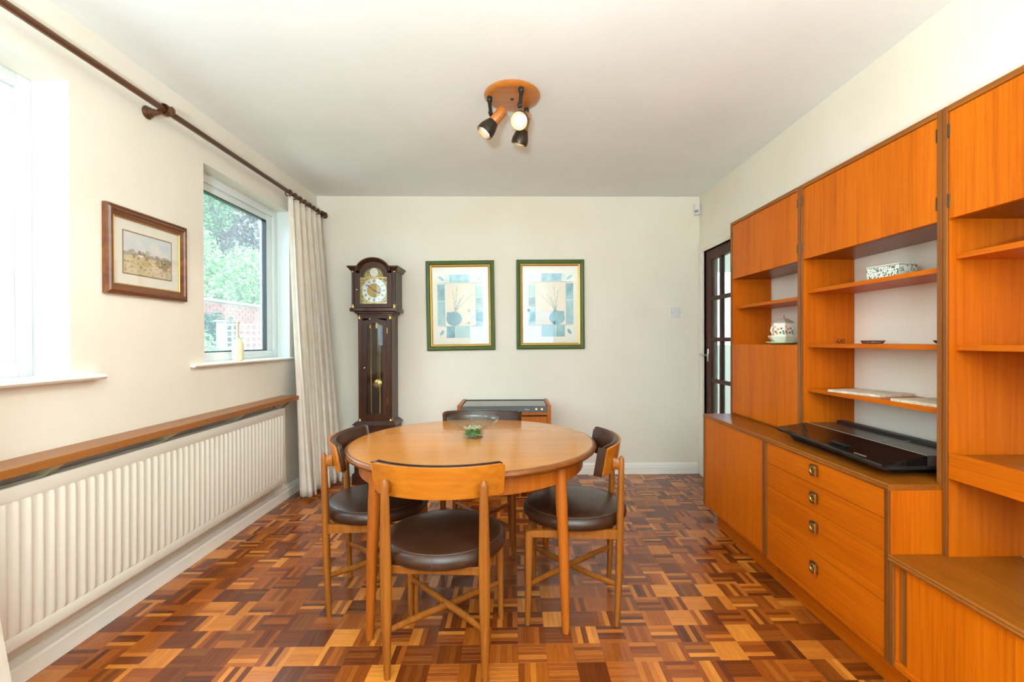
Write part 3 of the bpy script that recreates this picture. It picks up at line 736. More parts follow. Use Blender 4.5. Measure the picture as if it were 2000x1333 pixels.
# ------------------------------------------------------------------ glass bowl with beads
t = thing('glass_bowl', 'clear glass footed bowl of green and clear beads on the table', 'bowl', (-.206, 2.358, TZ))
def bowlprof(): return [(0, .0), (.050, 0), (.052, .004), (.0515, .024), (.053, .033), (.066, .044), (.090, .056), (.112, .068), (.126, .080), (.131, .090), (.130, .099), (.1275, .1005), (.1255, .099), (.1265, .090), (.121, .081), (.108, .071), (.086, .060), (.062, .048), (.048, .036), (.0465, .026), (.0455, .009), (0, .007)]
b = NB(); lathe(b, bowlprof(), 64); obj('bowl_glass', b, M['bowlg'], t, True)
def beads(name, label, mat, n, zlo, zhi, rfn, seed, cat):
    rg = random.Random(seed); b = NB()
    for k in range(n):
        z = rg.uniform(zlo, zhi); rm = rfn(z); a = rg.random()*6.283; r_ = rm*math.sqrt(rg.random())
        s = rg.uniform(.0045, .0065)
        m_ = Matrix.Translation((r_*math.cos(a), r_*math.sin(a), z)) @ Matrix.Rotation(rg.random()*3, 4, Vector((rg.random(), rg.random(), rg.random()+.1))) @ Matrix.Diagonal((s, s, s*.62, 1))
        bmesh.ops.create_icosphere(b, subdivisions=1, radius=1, matrix=m_)
    o = obj(name, b, mat, None, True); o.location = (-.206, 2.358, TZ); tag(o, label, cat, kind='stuff'); return o
beads('green_beads', 'heap of green glass beads in the foot of the glass bowl', M['gglass'], 150, .014, .034, lambda z: .038, 5, 'beads')
beads('clear_beads', 'layer of clear glass beads above the green ones in the bowl', P('clear_bead_glass', lin(160, 182, 150), .06, spec=1.0), 60, .045, .051, lambda z: .042 + (z-.045)*2.0, 6, 'beads')

# ------------------------------------------------------------------ longcase clock
CXK = -1.178
t = thing('longcase_clock', 'tall dark mahogany longcase clock with brass dial in the far corner', 'clock', (CXK, D-.02, 0))
YB_ = 0.0          # back of the case, front is towards -y
def cb(n, mat, p, *a, bev=.002): return bx(n, mat, p, *a, bev=bev)
# base
base = cb('base', M['mahog'], t, -.172, .172, -.235, 0, .09, .50, bev=.003)
cb('foot_plinth', M['mahog'], base, -.188, .188, -.250, 0, 0, .09, bev=.004)
b = NB(); prism(b, [(-.188, .50), (.188, .50), (.172, .518), (.150, .532), (-.150, .532), (-.172, .518)], lambda p: (p[0], -.250+.02*(p[1]-.5)/.032, p[1]), lambda p: (p[0], 0, p[1])); obj('waist_moulding', b, M['mahog'], base)
# trunk as an open case
tw, tf, z0, z1 = .142, -.218, .532, 1.428
trunk = NB(); box(trunk, -tw, -tw+.014, tf+.012, 0, z0, z1); box(trunk, tw-.014, tw, tf+.012, 0, z0, z1); box(trunk, -tw+.014, tw-.014, -.012, 0, z0, z1)
trunk = obj('trunk', trunk, M['mahog'], t)
# trunk door with a shaped glass opening (arched top)
gw, gz0, gz1 = .068, .585, 1.372
def top_arc(u): return gz1 - .030*(1-math.cos(min(1, abs(u))*math.pi))/2
N_ = 24; b = NB()
inner = [(-gw, gz0), (gw, gz0)] + [(gw*(1-2*k/N_), top_arc(1-2*k/N_)) for k in range(N_+1)]
ow = .100
def outer_top(u): return 1.404 - .018*(1-math.cos(min(1, abs(u))*math.pi))/2
outer = [(-ow, .548), (ow, .548)] + [(ow*(1-2*k/N_), outer_top(1-2*k/N_)) for k in range(N_+1)]
rows = []
for y_, pl in ((tf+.012, outer), (tf, outer), (tf-.001, inner), (tf+.012, inner)): rows.append([b.verts.new((p[0], y_, p[1])) for p in pl])
rows.append(rows[0])
for p_, q_ in zip(rows, rows[1:]):
    n_ = len(p_)
    for k in range(n_): b.faces.new((p_[k], p_[(k+1) % n_], q_[(k+1) % n_], q_[k]))
door = obj('trunk_door', b, M['mahog'], t)
bx('door_glass', M['pane3'], door, -gw-.003, gw+.003, tf+.006, tf+.008, gz0-.003, gz1+.002)
b = NB(); lathe(b, [(0, 0), (.005, 0), (.006, .008), (0, .012)], 12, aim((-.084, tf, .985), (0, -1, 0))); obj('door_knob', b, M['brass'], door, True)
for zz in (.70, 1.30):
    b = NB(); tube(b, [(.106, tf-.001, zz-.025), (.106, tf-.001, zz+.025)], .003, 8); obj('hinge', b, M['brass'], door, True)
# front frame strips beside the door and quarter columns
b = NB(); box(b, -tw+.016, -ow-.001, tf+.003, tf+.012, z0, z1); box(b, ow+.001, tw-.016, tf+.003, tf+.012, z0, z1); box(b, -ow-.001, ow+.001, tf+.003, tf+.012, z0, .547); box(b, -ow-.001, ow+.001, tf+.004, tf+.012, 1.4045, z1); obj('front_frame', b, M['mahog'], t)
for s in (-1, 1):
    b = NB(); tube(b, [(s*(tw-.012), tf+.012, z0+.02), (s*(tw-.012), tf+.012, z1-.02)], .0115, 16); col = obj('column', b, M['mahog'], t, True)
    for zz in (z0+.012, z1-.016):
        b = NB(); lathe(b, [(0, -.012), (.0145, -.012), (.0145, -.006), (.0125, -.003), (.0125, .006), (.0145, .009), (.0145, .013), (0, .013)], 16, Matrix.Translation((s*(tw-.012), tf+.012, zz))); obj('brass_cap', b, M['brass'], col, True)
# inside: pendulum, chains, weights
pb = NB(); lathe(pb, [(0, -.008), (.030, -.006), (.039, 0), (.030, .006), (0, .008)], 40, aim((.012, -.165, .845), (0, -1, 0))); pend = obj('pendulum_bob', pb, M['brass'], t, True)
b = NB(); box(b, .009, .015, -.168, -.164, .88, 1.42); lathe(b, [(0, 0), (.003, .004), (0, .03)], 8, Matrix.Translation((.012, -.165, .785))); obj('pendulum_rod', b, M['oldbrass'], pend)
for xx, w_, zl in ((-.040, .0055, .60), (.034, .003, .60)):
    b = NB(); k = 0; zz = zl
    while zz < 1.42:
        n_ = 6; pts = [(xx+w_*math.cos(2*math.pi*j/n_)*(1 if k % 2 else .25), -.135+w_*math.cos(2*math.pi*j/n_)*(.25 if k % 2 else 1)-.05, zz+.006*math.sin(2*math.pi*j/n_)) for j in range(n_+1)]
        tube(b, pts, .0013, 4, False); zz += .0095; k += 1
    obj('chain', b, M['brass'], t)
for xx in (-.058, .0):
    b = NB(); lathe(b, [(0, 1.32), (.017, 1.32), (.018, 1.325), (.018, 1.44), (0, 1.44)], 24, Matrix.Translation((xx, -.15, 0))); obj('weight', b, M['brass'], t, True)
# hood
hw, hf, hz0, hz1 = .181, -.245, 1.492, 1.815
b = NB()
for q in ((.150, .218, 1.428, 1.444), (.163, .232, 1.444, 1.462), (.196, .262, 1.462, 1.492)): box(b, -q[0], q[0], -q[1], 0, q[2], q[3], .004)
obj('hood_moulding', b, M['mahog'], t, True)
b = NB(); box(b, -hw, -hw+.014, hf+.02, 0, hz0, hz1); box(b, hw-.014, hw, hf+.02, 0, hz0, hz1); box(b, -hw+.014, hw-.014, -.014, 0, hz0, hz1); box(b, -hw, hw, hf+.03, 0, hz1-.01, hz1)
hood = obj('hood', b, M['mahog'], t)
# hood door with break-arch opening
dwid, dz0, dz1, ar, N_ = .112, 1.528, 1.752, .080, 20
def arch_outline(wd, za, zb, r, rise, sh):
    pl = [(-wd, za), (wd, za), (wd, zb)]
    pl += [(r*math.cos(math.pi*k/N_), zb+sh+rise*math.sin(math.pi*k/N_)) for k in range(N_+1)]
    return pl+[(-wd, zb)]
inn = arch_outline(dwid, dz0, dz1, ar, .080, .002)
out = arch_outline(.150, 1.496, 1.785, .118, .096, .001)
b = NB(); rows = []
for y_, pl in ((hf+.016, out), (hf, out), (hf, inn), (hf+.016, inn)): rows.append([b.verts.new((p[0], y_, p[1])) for p in pl])
rows.append(rows[0])
for p_, q_ in zip(rows, rows[1:]):
    n_ = len(p_)
    for k in range(n_): b.faces.new((p_[k], p_[(k+1) % n_], q_[(k+1) % n_], q_[k]))
hd = obj('hood_door', b, M['mahog'], t)
b = NB(); lathe(b, [(0, 0), (.005, 0), (.006, .008), (0, .012)], 12, aim((-.138, hf, 1.645), (0, -1, 0))); obj('door_knob', b, M['brass'], hd, True)
for s in (-1, 1): bx('front_stile', M['mahog'], hood, min(s*.1505, s*(hw-.016)), max(s*.1505, s*(hw-.016)), hf+.006, hf+.018, hz0, hz1)
for s in (-1, 1):
    b = NB(); tube(b, [(s*(hw-.008), hf+.006, hz0+.02), (s*(hw-.008), hf+.006, hz1-.012)], .0105, 16); col = obj('column', b, M['mahog'], t, True)
    for zz in (hz0+.014, hz1-.008):
        b = NB(); lathe(b, [(0, -.013), (.014, -.013), (.014, -.007), (.012, -.004), (.012, .005), (.014, .008), (.014, .013), (0, .013)], 16, Matrix.Translation((s*(hw-.008), hf+.006, zz))); obj('brass_cap', b, M['brass'], col, True)
# cornice: stepped straight arms and a broken-arch moulding that overhangs the front
b = NB()
prof = [(0, 0), (.010, .002), (.016, .012), (.026, .024), (.033, .030), (.033, .042), (0, .042)]
zc = 1.802
for s in (-1, 1):
    xa, xb_ = s*.128, s*hw
    for k in range(len(prof)-1): pass
    # front arm
    prism(b, [(hf+.02, zc)]+[(hf+.004-o_, zc+h_) for o_, h_ in prof[:-1]]+[(hf+.02, zc+.042)], lambda p: (xa, *p), lambda p: (xb_+s*max(0, (hf+.004-p[0])), *p))
    # side return
    a_ = [b.verts.new((xb_+s*o_, hf+.004-o_, zc+h_)) for o_, h_ in prof]; c_ = [b.verts.new((xb_+s*o_, 0, zc+h_)) for o_, h_ in prof]; n_ = len(prof)
    for k in range(n_): b.faces.new((a_[k], a_[(k+1) % n_], c_[(k+1) % n_], c_[k]))
box(b, -hw, hw, hf+.02, 0, zc+.036, zc+.042)
obj('cornice', b, M['mahog'], t)
b = NB(); K = 28; rows = []
for k in range(K+1):
    a = math.pi*k/K; ca, sa = math.cos(a), math.sin(a); row = []
    for o_, h_ in [(-.010, -.002)]+prof[:-1]+[(-.010, .040)]:
        r_ = .113+h_*.72; rz = .082+h_*.78
        row.append(b.verts.new((r_*ca, hf+.004-o_, 1.800+rz*sa)))
    rows.append(row)
for p_, q_ in zip(rows, rows[1:]):
    n_ = len(p_)
    for k in range(n_): b.faces.new((p_[k], p_[(k+1) % n_], q_[(k+1) % n_], q_[k]))
obj('arch_moulding', b, M['mahog'], t, True)
b = NB(); pl = [(.118*math.cos(math.pi*k/K), 1.80+.092*math.sin(math.pi*k/K)) for k in range(K+1)]
prism(b, pl, lambda p: (p[0], hf+.032, p[1]), lambda p: (p[0], 0, p[1])); obj('arched_roof', b, M['mahog'], t)
# dial
yd = hf+.020
b = NB(); prism(b, arch_outline(dwid+.003, dz0-.003, dz1, ar+.002, .082, .002), lambda p: (p[0], yd, p[1]), lambda p: (p[0], yd+.003, p[1])); dial = obj('dial_plate', b, M['brass'], t)
dc = (.0, 1.640)
def scroll(u, v):
    n_ = noise.noise(Vector((u*26, v*26, 3.1))) + .5*noise.noise(Vector((u*60, v*60, 1.1)))
    return (96, 74, 28) if n_ > .08 else (226, 196, 116)
def corner_clip(u, v):
    x, z = (u-.5)*.216, (v-.5)*.216
    return math.hypot(x, z) > .104 and max(abs(x), abs(z)) < .106
paint('spandrel_scrolls', M['printg'], dial, .216, .216, 60, 60, scroll, Matrix.Translation((0, yd-.0006, dc[1])), corner_clip)
paint('arch_scrolls', M['printg'], dial, .15, .075, 50, 25, lambda u, v: scroll(u*.7+3, v*.35+2), Matrix.Translation((0, yd-.0006, 1.793)),
      lambda u, v: math.hypot((u-.5)*.15, v*.075) < .073 and math.hypot((u-.5)*.15, v*.075-.034) > .037)
def disc(n, mat, r0, r1, cz, y_, par):
    b = NB(); K_ = 48
    A = [b.verts.new((r1*math.cos(2*math.pi*k/K_), y_, cz+r1*math.sin(2*math.pi*k/K_))) for k in range(K_)]
    B = [b.verts.new(((r1-.001)*math.cos(2*math.pi*k/K_), y_-.0015, cz+(r1-.001)*math.sin(2*math.pi*k/K_))) for k in range(K_)]
    for k in range(K_): b.faces.new((A[k], A[(k+1) % K_], B[(k+1) % K_], B[k]))
    if r0:
        I = [b.verts.new((r0*math.cos(2*math.pi*k/K_), y_-.0015, cz+r0*math.sin(2*math.pi*k/K_))) for k in range(K_)]
        for k in range(K_): b.faces.new((B[k], B[(k+1) % K_], I[(k+1) % K_], I[k]))
    else: b.faces.new(B)
    return obj(n, b, mat, par)
disc('chapter_ring', M['silver'], .060, .101, dc[1], yd-.001, dial)
disc('dial_centre', P('engraved_brass', (.45, .29, .09), .4, .8), 0, .060, dc[1], yd-.0008, dial)
disc('maker_roundel', M['silver'], 0, .036, 1.793+.000, yd-.001, dial)
b = NB()
def stroke(cx_, cz_, ang, pts, wd=.0016):
    ca, sa = math.cos(ang), math.sin(ang)
    for (xa, za), (xb_, zb) in pts:
        v = Vector((xb_-xa, zb-za)); n_ = Vector((-v.y, v.x)).normalized()*wd
        q = [(xa+n_.x, za+n_.y), (xa-n_.x, za-n_.y), (xb_-n_.x, zb-n_.y), (xb_+n_.x, zb+n_.y)]
        f_ = [b.verts.new((cx_+x*ca-z*sa, yd-.0034, cz_+x*sa+z*ca)) for x, z in q]; b.faces.new(f_)
glyph = {'I': (.006, [((0, -.011), (0, .011))]), 'V': (.012, [((-.004, .011), (0, -.011)), ((.004, .011), (0, -.011))]), 'X': (.012, [((-.004, .011), (.004, -.011)), ((.004, .011), (-.004, -.011))])}
for h_, s in enumerate(['XII', 'I', 'II', 'III', 'IIII', 'V', 'VI', 'VII', 'VIII', 'IX', 'X', 'XI']):
    ang = -2*math.pi*h_/12; wds = sum(glyph[c_][0] for c_ in s); x = -wds/2; r_ = .081
    for c_ in s:
        gw_, pts = glyph[c_]; off = x+gw_/2; x += gw_
        ca, sa = math.cos(ang), math.sin(ang)
        stroke(off*ca*.72-r_*sa, dc[1]+off*sa*.72+r_*ca, ang, pts, .0013)
obj('numerals', b, M['iron'], dial)
def hand(n, ang, ln, wd):
    b = NB(); ca, sa = math.sin(R(ang)), math.cos(R(ang)); nx, nz = sa, -ca; pl = [(-.012, wd*.6), (.02, wd*.6), (ln*.6, wd), (ln*.72, wd*1.8), (ln*.8, wd*.6), (ln, .0004)]
    pts = [(d_, w_) for d_, w_ in pl]+[(d_, -w_) for d_, w_ in pl[::-1]]
    f0 = lambda p, y_: (ca*p[0]+nx*p[1], y_, dc[1]+sa*p[0]+nz*p[1])
    prism(b, pts, lambda p: f0(p, yd-.006), lambda p: f0(p, yd-.0045)); obj(n, b, M['iron'], dial)
hand('minute_hand', 309, .092, .0030); hand('hour_hand', 116, .064, .0044)
bx('hood_glass', M['pane3'], hd, -dwid-.004, dwid+.004, hf+.010, hf+.012, dz0-.004, dz1+.080)

# ------------------------------------------------------------------ pictures
def framed(name, label, loc, rz, tilt, w_, h_, prof, mat, lip, lipmat, glass=True):
    t = thing(name, label, 'picture', loc, rz); t.rotation_euler = (0, tilt, rz)
    b = NB(); frame_ring(b, w_, h_, prof); obj('frame', b, mat, t)
    if lip: b = NB(); frame_ring(b, w_-2*lip[0], h_-2*lip[0], lip[1]); obj('inner_lip', b, lipmat, t)
    return t
def leafshape(u, v, cx_, cy_, ang, ln, wd):
    dx, dy = u-cx_, (v-cy_)*1.33; ca, sa = math.cos(ang), math.sin(ang); a, b_ = dx*ca+dy*sa, -dx*sa+dy*ca
    return abs(a) < ln and abs(b_) < wd*(1-(a/ln)**2)
def botanical(mir):
    def fn(u, v):
        if mir: u = 1-u
        n_ = fbm(u, v, 5, 2 if mir else 7); n2 = fbm(u, v, 14, 4)
        base = mixc((238, 228, 212), (232, 214, 194), .5+.5*fbm(u, v, 3, 1))
        teal = mixc((132, 190, 202), (70, 140, 166), .5+.9*n_+.3*n2)
        pale = mixc((176, 206, 208), (146, 192, 198), .5+n_)
        c_ = (240, 233, 220)
        def inr(a, b_, c0, d): return a < u < b_ and c0 < v < d
        if inr(.22, .78, .22, .80): c_ = base
        if inr(.30, .66, .80, .905): c_ = teal
        elif inr(.22, .30, .80, .905) or inr(.66, .76, .80, .905): c_ = mixc(c_, pale, .5)
        if inr(.085, .22, .56, .78): c_ = teal
        elif inr(.085, .22, .24, .56): c_ = mixc(teal, pale, .55)
        if inr(.77, .90, .46, .60): c_ = teal
        elif inr(.77, .90, .60, .76): c_ = pale
        elif inr(.77, .90, .24, .46): c_ = mixc(teal, pale, .3)
        if inr(.24, .40, .08, .24): c_ = teal
        elif inr(.40, .66, .08, .23): c_ = pale
        # jug
        if (u-.38)**2/.0196+(v-.33)**2/.0085 < 1 or (inr(.25, .45, .36, .42)): c_ = mixc(teal, (86, 148, 170), .4)
        for (q, ln) in (((.16, .852, -.6), .07), ((.84, .852, .8), .07), ((.16, .15, .9), .06)):
            if leafshape(u, v, q[0], q[1], q[2], ln, .026): c_ = mixc(teal, (70, 130, 165), .3) if q[0] < .5 else pale
        # stems
        for k, (x1_, y1_) in enumerate(((.44, .76), (.58, .66), (.74, .66), (.36, .70), (.50, .60))):
            tt = (v-.40)/(y1_-.40)
            if 0 < tt < 1:
                xx = .40+(x1_-.40)*tt**1.3
                if abs(u-xx) < .006: c_ = (138, 168, 162)
        if k is not None:
            for (a, b_, r_) in ((.58, .67, .055), (.50, .45, .04), (.62, .70, .03)):
                if math.hypot(u-a, (v-b_)*1.33) < r_*(.8+.4*n2): c_ = (250, 246, 226)
        for a in (.22, .78):
            if abs(u-a) < .004 and .22 < v < .80: c_ = (120, 178, 186)
        for a in (.235, .795):
            if abs(v-a) < .003 and .1 < u < .9: c_ = (120, 178, 186)
        return c_
    return fn
fprof = [(0, 0), (0, .018), (.003, .022), (.012, .024), (.030, .019), (.036, .014), (.036, 0)]
lprof = [(0, 0), (0, .015), (.004, .019), (.010, .017), (.018, .010), (.021, .009), (.021, 0)]
for nm, lb, cx_, cz_, ti, mir in (('framed_print', 'left green and gold framed botanical print beside the clock', -.4745, 1.529, R(-.75), False),
                                  ('framed_print', 'right green and gold framed botanical print nearer the door', .334, 1.538, R(-.15), True)):
    t = framed(nm, lb, (cx_, D-.001, cz_), 0, ti, .613, .806, fprof, M['green'], (.036, lprof), M['gold'])
    t['group'] = 'pair of green framed prints on the far wall'
    iw, ih = .613-.114+.004, .806-.114+.004
    paint('print_paper', M['print'], t, iw, ih, 110, 150, botanical(mir), Matrix.Translation((0, -.004, 0)))
    bx('picture_glass', M['pane2'], t, -iw/2, iw/2, -.0085, -.007, -ih/2, ih/2)
# landscape on the left wall
def landscape(u, v):
    n_ = fbm(u, v, 4, 3); n2 = fbm(u, v, 16, 8)
    sky = mixc((206, 214, 222), (236, 226, 214), .5+.8*n_+(.5-v)*.6)
    field = mixc((226, 208, 168), (196, 172, 128), .45+.7*n_+.4*n2)
    hz = .47+.03*fbm(u, 0, 5, 2)
    c_ = sky if v > hz else field
    if hz-.02 < v < hz+.08+.07*fbm(u, .3, 9, 5): c_ = mixc((150, 144, 128), (196, 176, 150), .5+n2*1.2)
    for (a, b_, r_, col) in ((.30, .56, .045, (92, 112, 96)), (.47, .57, .07, (176, 168, 150)), (.68, .52, .05, (150, 128, 120)), (.40, .50, .03, (120, 92, 84)), (.84, .30, .11, (140, 122, 98)), (.70, .36, .07, (176, 146, 118)), (.20, .44, .03, (140, 104, 80)), (.46, .42, .05, (182, 128, 100)), (.95, .45, .06, (150, 150, 120))):
        if math.hypot(u-a, (v-b_)*.8) < r_*(.85+.6*n2): c_ = mixc(col, c_, .25)
    if .27 < u < .40 and .44 < v < .49: c_ = (236, 224, 208)
    if .27 < u < .40 and .49 < v < .515: c_ = (168, 108, 92)
    if v < .38 and abs(u-.52-(.38-v)*.9) < .03+.25*(.38-v): c_ = mixc(c_, (236, 214, 186), .6)
    if v < .22: c_ = mixc(c_, (214, 190, 160), .4)
    if n2 > .33 and v < .5: c_ = mixc(c_, (120, 98, 76), .5)
    return c_
t = framed('framed_landscape', 'small watercolour landscape in a red brown frame on the left wall', (XL+.001, 2.267, 1.619), R(90), 0, .494, .392,
           [(0, 0), (0, .018), (.006, .022), (.010, .019), (.016, .026), (.024, .026), (.028, .020), (.040, .014), (.044, .012), (.044, 0)], M['frameM'], (.044, [(0, 0), (0, .0115), (.003, .013), (.006, .010), (.006, 0)]), M['gold'])
iw, ih = .494-.10+.004, .392-.10+.004
bx('mount', M['paperw'], t, -iw/2, iw/2, -.006, -.002, -ih/2, ih/2)
bx('mount_border', P('brown_mount_line', lin(146, 118, 84), .7), t, -.151, .151, -.0066, -.006, -.100, .100)
paint('watercolour', M['print'], t, .290, .188, 110, 72, landscape, Matrix.Translation((0, -.0069, 0)))
bx('picture_glass', M['pane2'], t, -iw/2, iw/2, -.0095, -.0082, -ih/2, ih/2)

# ------------------------------------------------------------------ wall fittings
t = thing('wall_socket_plate', 'white fused outlet plate on the far wall near the glazed door', 'outlet plate', (1.4715, D, 1.4645))
bx('plate', M['swplate'], t, -.045, .045, -.009, 0, -.045, .045, bev=.003)
for s in (-1, 1):
    b = NB(); lathe(b, [(0, 0), (.0045, 0), (.004, .0015), (0, .0016)], 12, aim((s*.034, -.009, 0), (0, -1, 0))); obj('screw', b, M['grey'], t, True)
bx('fuse_holder', M['swplate'], t, -.014, .014, -.0115, -.009, -.012, .012, bev=.001)
t = thing('motion_sensor', 'small white alarm motion sensor high in the far right corner', 'sensor', (1.668, D-.022, 2.392), R(-40))
b = NB(); prism(b, [(-.026, .0), (-.026, -.022), (-.016, -.034), (.016, -.034), (.026, -.022), (.026, 0)], lambda p: (p[0], p[1], -.048), lambda p: (p[0], p[1], .048)); obj('case', b, M['swplate'], t)
bx('lens', M['grey'], t, -.018, .018, -.0365, -.030, -.036, -.010, bev=.003)

# ------------------------------------------------------------------ radiator and its shelf
RX = -1.655; RY0, RY1, RZ0, RZ1 = .96, 3.392, .190, .733
t = thing('radiator', 'long cream fluted panel radiator under the wooden shelf', 'radiator', (RX, (RY0+RY1)/2, 0))
oy = (RY0+RY1)/2
b = NB(); n_ = int((RY1-RY0-.05)/.040); pit = (RY1-RY0-.05)/n_; cols = []
ys = []
for k in range(n_):
    a = RY0+.025+k*pit
    for f_, d_ in ((0, 0), (.12, .0), (.24, .0016), (.36, .0050), (.44, .0066), (.50, .0070), (.56, .0066), (.64, .0050), (.76, .0016), (.88, 0)): ys.append((a+f_*pit, d_))
ys.append((RY1-.025, 0))
rows = []
for y_, d_ in ys:
    rows.append([b.verts.new((d_*s_+ .0, y_-oy, z_)) for z_, s_ in ((RZ0+.046, 0), (RZ0+.058, 1), (RZ1-.062, 1), (RZ1-.050, 0))])
for p_, q_ in zip(rows, rows[1:]):
    for k in range(3): b.faces.new((p_[k], p_[k+1], q_[k+1], q_[k]))
panel = obj('front_panel', b, M['radwhite'], t, True)
b = NB(); y0, y1 = RY0-oy, RY1-oy
box(b, -.012, .002, y0, y1, RZ1-.052, RZ1, .005); box(b, -.012, .002, y0, y1, RZ0, RZ0+.048, .005); box(b, -.012, .0, y0, y0+.026, RZ0+.04, RZ1-.04); box(b, -.012, .0, y1-.026, y1, RZ0+.04, RZ1-.04)
obj('rim', b, M['radwhite'], panel, True)
bx('rear_panel', M['radwhite'], t, -.062, -.050, y0, y1, RZ0, RZ1-.002, bev=.004)
b = NB()
box(b, -.05, -.012, y0+.004, y1-.004, RZ1-.05, RZ1-.044); obj('top_bridge', b, M['radwhite'], t)
for yy in (RY0+.45, 2.05, 2.62, 3.2):
    bx('wall_bracket', M['creamp'], t, -.103, -.062, yy-oy-.015, yy-oy+.015, RZ0-.03, RZ0+.06, bev=.002)
b = NB(); yv = RY1-oy+.035
tube(b, [(-.03, RY1-oy-.005, RZ0+.028), (-.03, yv, RZ0+.028)], .008, 10); tube(b, [(-.03, yv, RZ0+.010), (-.03, yv, RZ0+.052)], .011, 12)
val = obj('valve', b, M['oldbrass'], t, True)
b = NB(); lathe(b, [(0, .05), (.014, .05), (.015, .056), (.014, .098), (.010, .104), (0, .105)], 18, Matrix.Translation((-.03, yv, RZ0))); obj('valve_cap', b, M['creamp'], val, True)
b = NB(); tube(b, [(-.03, yv, RZ0+.012), (-.03, yv, RZ0-.03), (-.038, yv, RZ0-.06), (-.055, yv, RZ0-.085), (-.078, yv, RZ0-.095)], .0075, 10); obj('pipe', b, M['radwhite'], val, True)
b = NB(); lathe(b, [(0, 0), (.010, 0), (.010, .012), (0, .013)], 10, aim((-.03, RY1-oy, RZ1-.03), (0, 1, 0))); obj('bleed_valve', b, M['oldbrass'], t, True)

t = thing('radiator_shelf', 'long brown wooden shelf on brackets above the radiator', 'shelf', (XL, 2.2, .772))
bx('board', M['shelfw'], t, .001, .140, .7-2.2, 3.56-2.2, 0, .031, bev=.002)
for yy in (1.72, 2.30, 2.88, 3.43):
    b = NB(); mb = M['creamp'] if yy < 3.3 else M['oldbrass']
    prism(b, [(.001, -.001), (.120, -.001), (.112, -.008), (.016, -.085), (.001, -.085)], lambda p: (p[0], yy-2.2-.012, p[1]), lambda p: (p[0], yy-2.2+.012, p[1]))
    if yy > 3.3:
        b.free(); b = NB(); tube(b, [(.118, yy-2.2, -.004), (.05, yy-2.2, -.06), (.012, yy-2.2, -.095)], .004, 8); tube(b, [(.006, yy-2.2, -.002), (.006, yy-2.2, -.11)], .004, 8)
    obj('bracket', b, mb, t)

# ------------------------------------------------------------------ curtain pole and curtains
PX, PZ, PR = -1.672, 2.326, .0145
t = thing('curtain_pole', 'long dark wooden curtain pole running above both windows', 'curtain pole', (PX, 2.27, PZ))
b = NB(); tube(b, [(0, .45-2.27, 0), (0, 4.135-2.27, 0)], PR, 18); obj('pole', b, M['rodw'], t, True)
b = NB(); lathe(b, [(0, 0), (.018, 0), (.020, .006), (.013, .012), (.020, .022), (.024, .034), (.018, .046), (0, .052)], 20, aim((0, 4.135-2.27, 0), (0, 1, 0))); obj('finial', b, M['rodw'], t, True)
def bracket(y_):
    b = NB(); lathe(b, [(0, .0), (.030, .0), (.031, .006), (.024, .012), (.020, .016), (.023, .022), (.015, .030), (.017, .040), (.013, .048), (.011, .07), (.013, .086)], 20, aim((XL-PX, y_-2.27, -.012), (1, 0, 0)))
    lathe(b, [(.026, -.016), (.0275, -.012), (.0275, .012), (.026, .016), (.0155, .015), (.0155, -.015)], 24, aim((0, y_-2.27, -.001), (0, 1, 0)), cap=False)
    lathe(b, [(0, 0), (.010, 0), (.018, .010), (.019, .018), (.012, .024), (0, .026)], 18, aim((.018, y_-2.27, -.004), (1, 0, 0)))
    obj('bracket', b, M['rodw'], t, True)
for y_ in (2.27, 3.44 if 0 else 4.105, .62): bracket(y_)

def curtain(label, y0t, y1t, y0b, y1b, folds, xt, xb0, xb1, at, ab, zb, ring_y, nz=40, flip=1, seedo=0.0):
    loc = (XL+.1, (y0t+y1t)/2, zb); t = thing('curtain', label, 'curtain', loc, group='cream curtains on the wooden pole')
    ns = folds*14; b = NB(); grid = []
    zt_ = PZ-.030
    for j in range(nz+1):
        v = j/nz; z = zt_+(zb-zt_)*v; row = []
        e = v**1.15
        for i in range(ns+1):
            s = i/ns
            ph = 2*math.pi*folds*s + .5*math.sin(3*s+seedo)*v
            wob = noise.noise(Vector((s*3.1+seedo, v*1.3, 2.2)))
            hdr = 1-min(1, v/.06)
            a = (at*(1-e)+ab*e)*(.85+.35*wob)
            yy = (y0t+(y1t-y0t)*s)*(1-e)+(y0b+(y1b-y0b)*s)*e
            xx = (xt)*(1-e)+(xb0+(xb1-xb0)*s)*e
            xx += flip*a*math.sin(ph)
            yy += a*.35*math.sin(2*ph)*(1-.5*hdr)
            row.append(b.verts.new((xx-loc[0], yy-loc[1], z-loc[2]+.012*math.sin(ph*.5+1)*e*.6)))
        grid.append(row)
    for p_, q_ in zip(grid, grid[1:]):
        for k in range(ns): b.faces.new((p_[k], p_[k+1], q_[k+1], q_[k]))
    c_ = obj('cloth', b, M['curtain'], t, True)
    md = c_.modifiers.new('thickness', 'SOLIDIFY'); md.thickness = .004
    for y_ in ring_y:
        b = NB(); n2 = 20; tube(b, [(PX-loc[0]+.024*math.cos(2*math.pi*k/n2), y_-loc[1]+.004*math.sin(2*math.pi*k/n2), PZ-.008-loc[2]+.024*math.sin(2*math.pi*k/n2)) for k in range(n2+1)], .0045, 8, False)
        obj('ring', b, M['rodw'], t, True)
    return t
curtain('cream curtain gathered in the far left corner beside the garden window', 3.49, 4.09, 3.545, 4.06, 6, -1.672, -1.605, -1.515, .030, .066, .022, [3.50+k*.083 for k in range(8)])
curtain('cream curtain edge at the lower left corner of the picture', .72, 1.30, .80, 1.43, 6, -1.672, -1.565, -1.53, .030, .058, .022, [.76+k*.085 for k in range(7)], seedo=4.2)

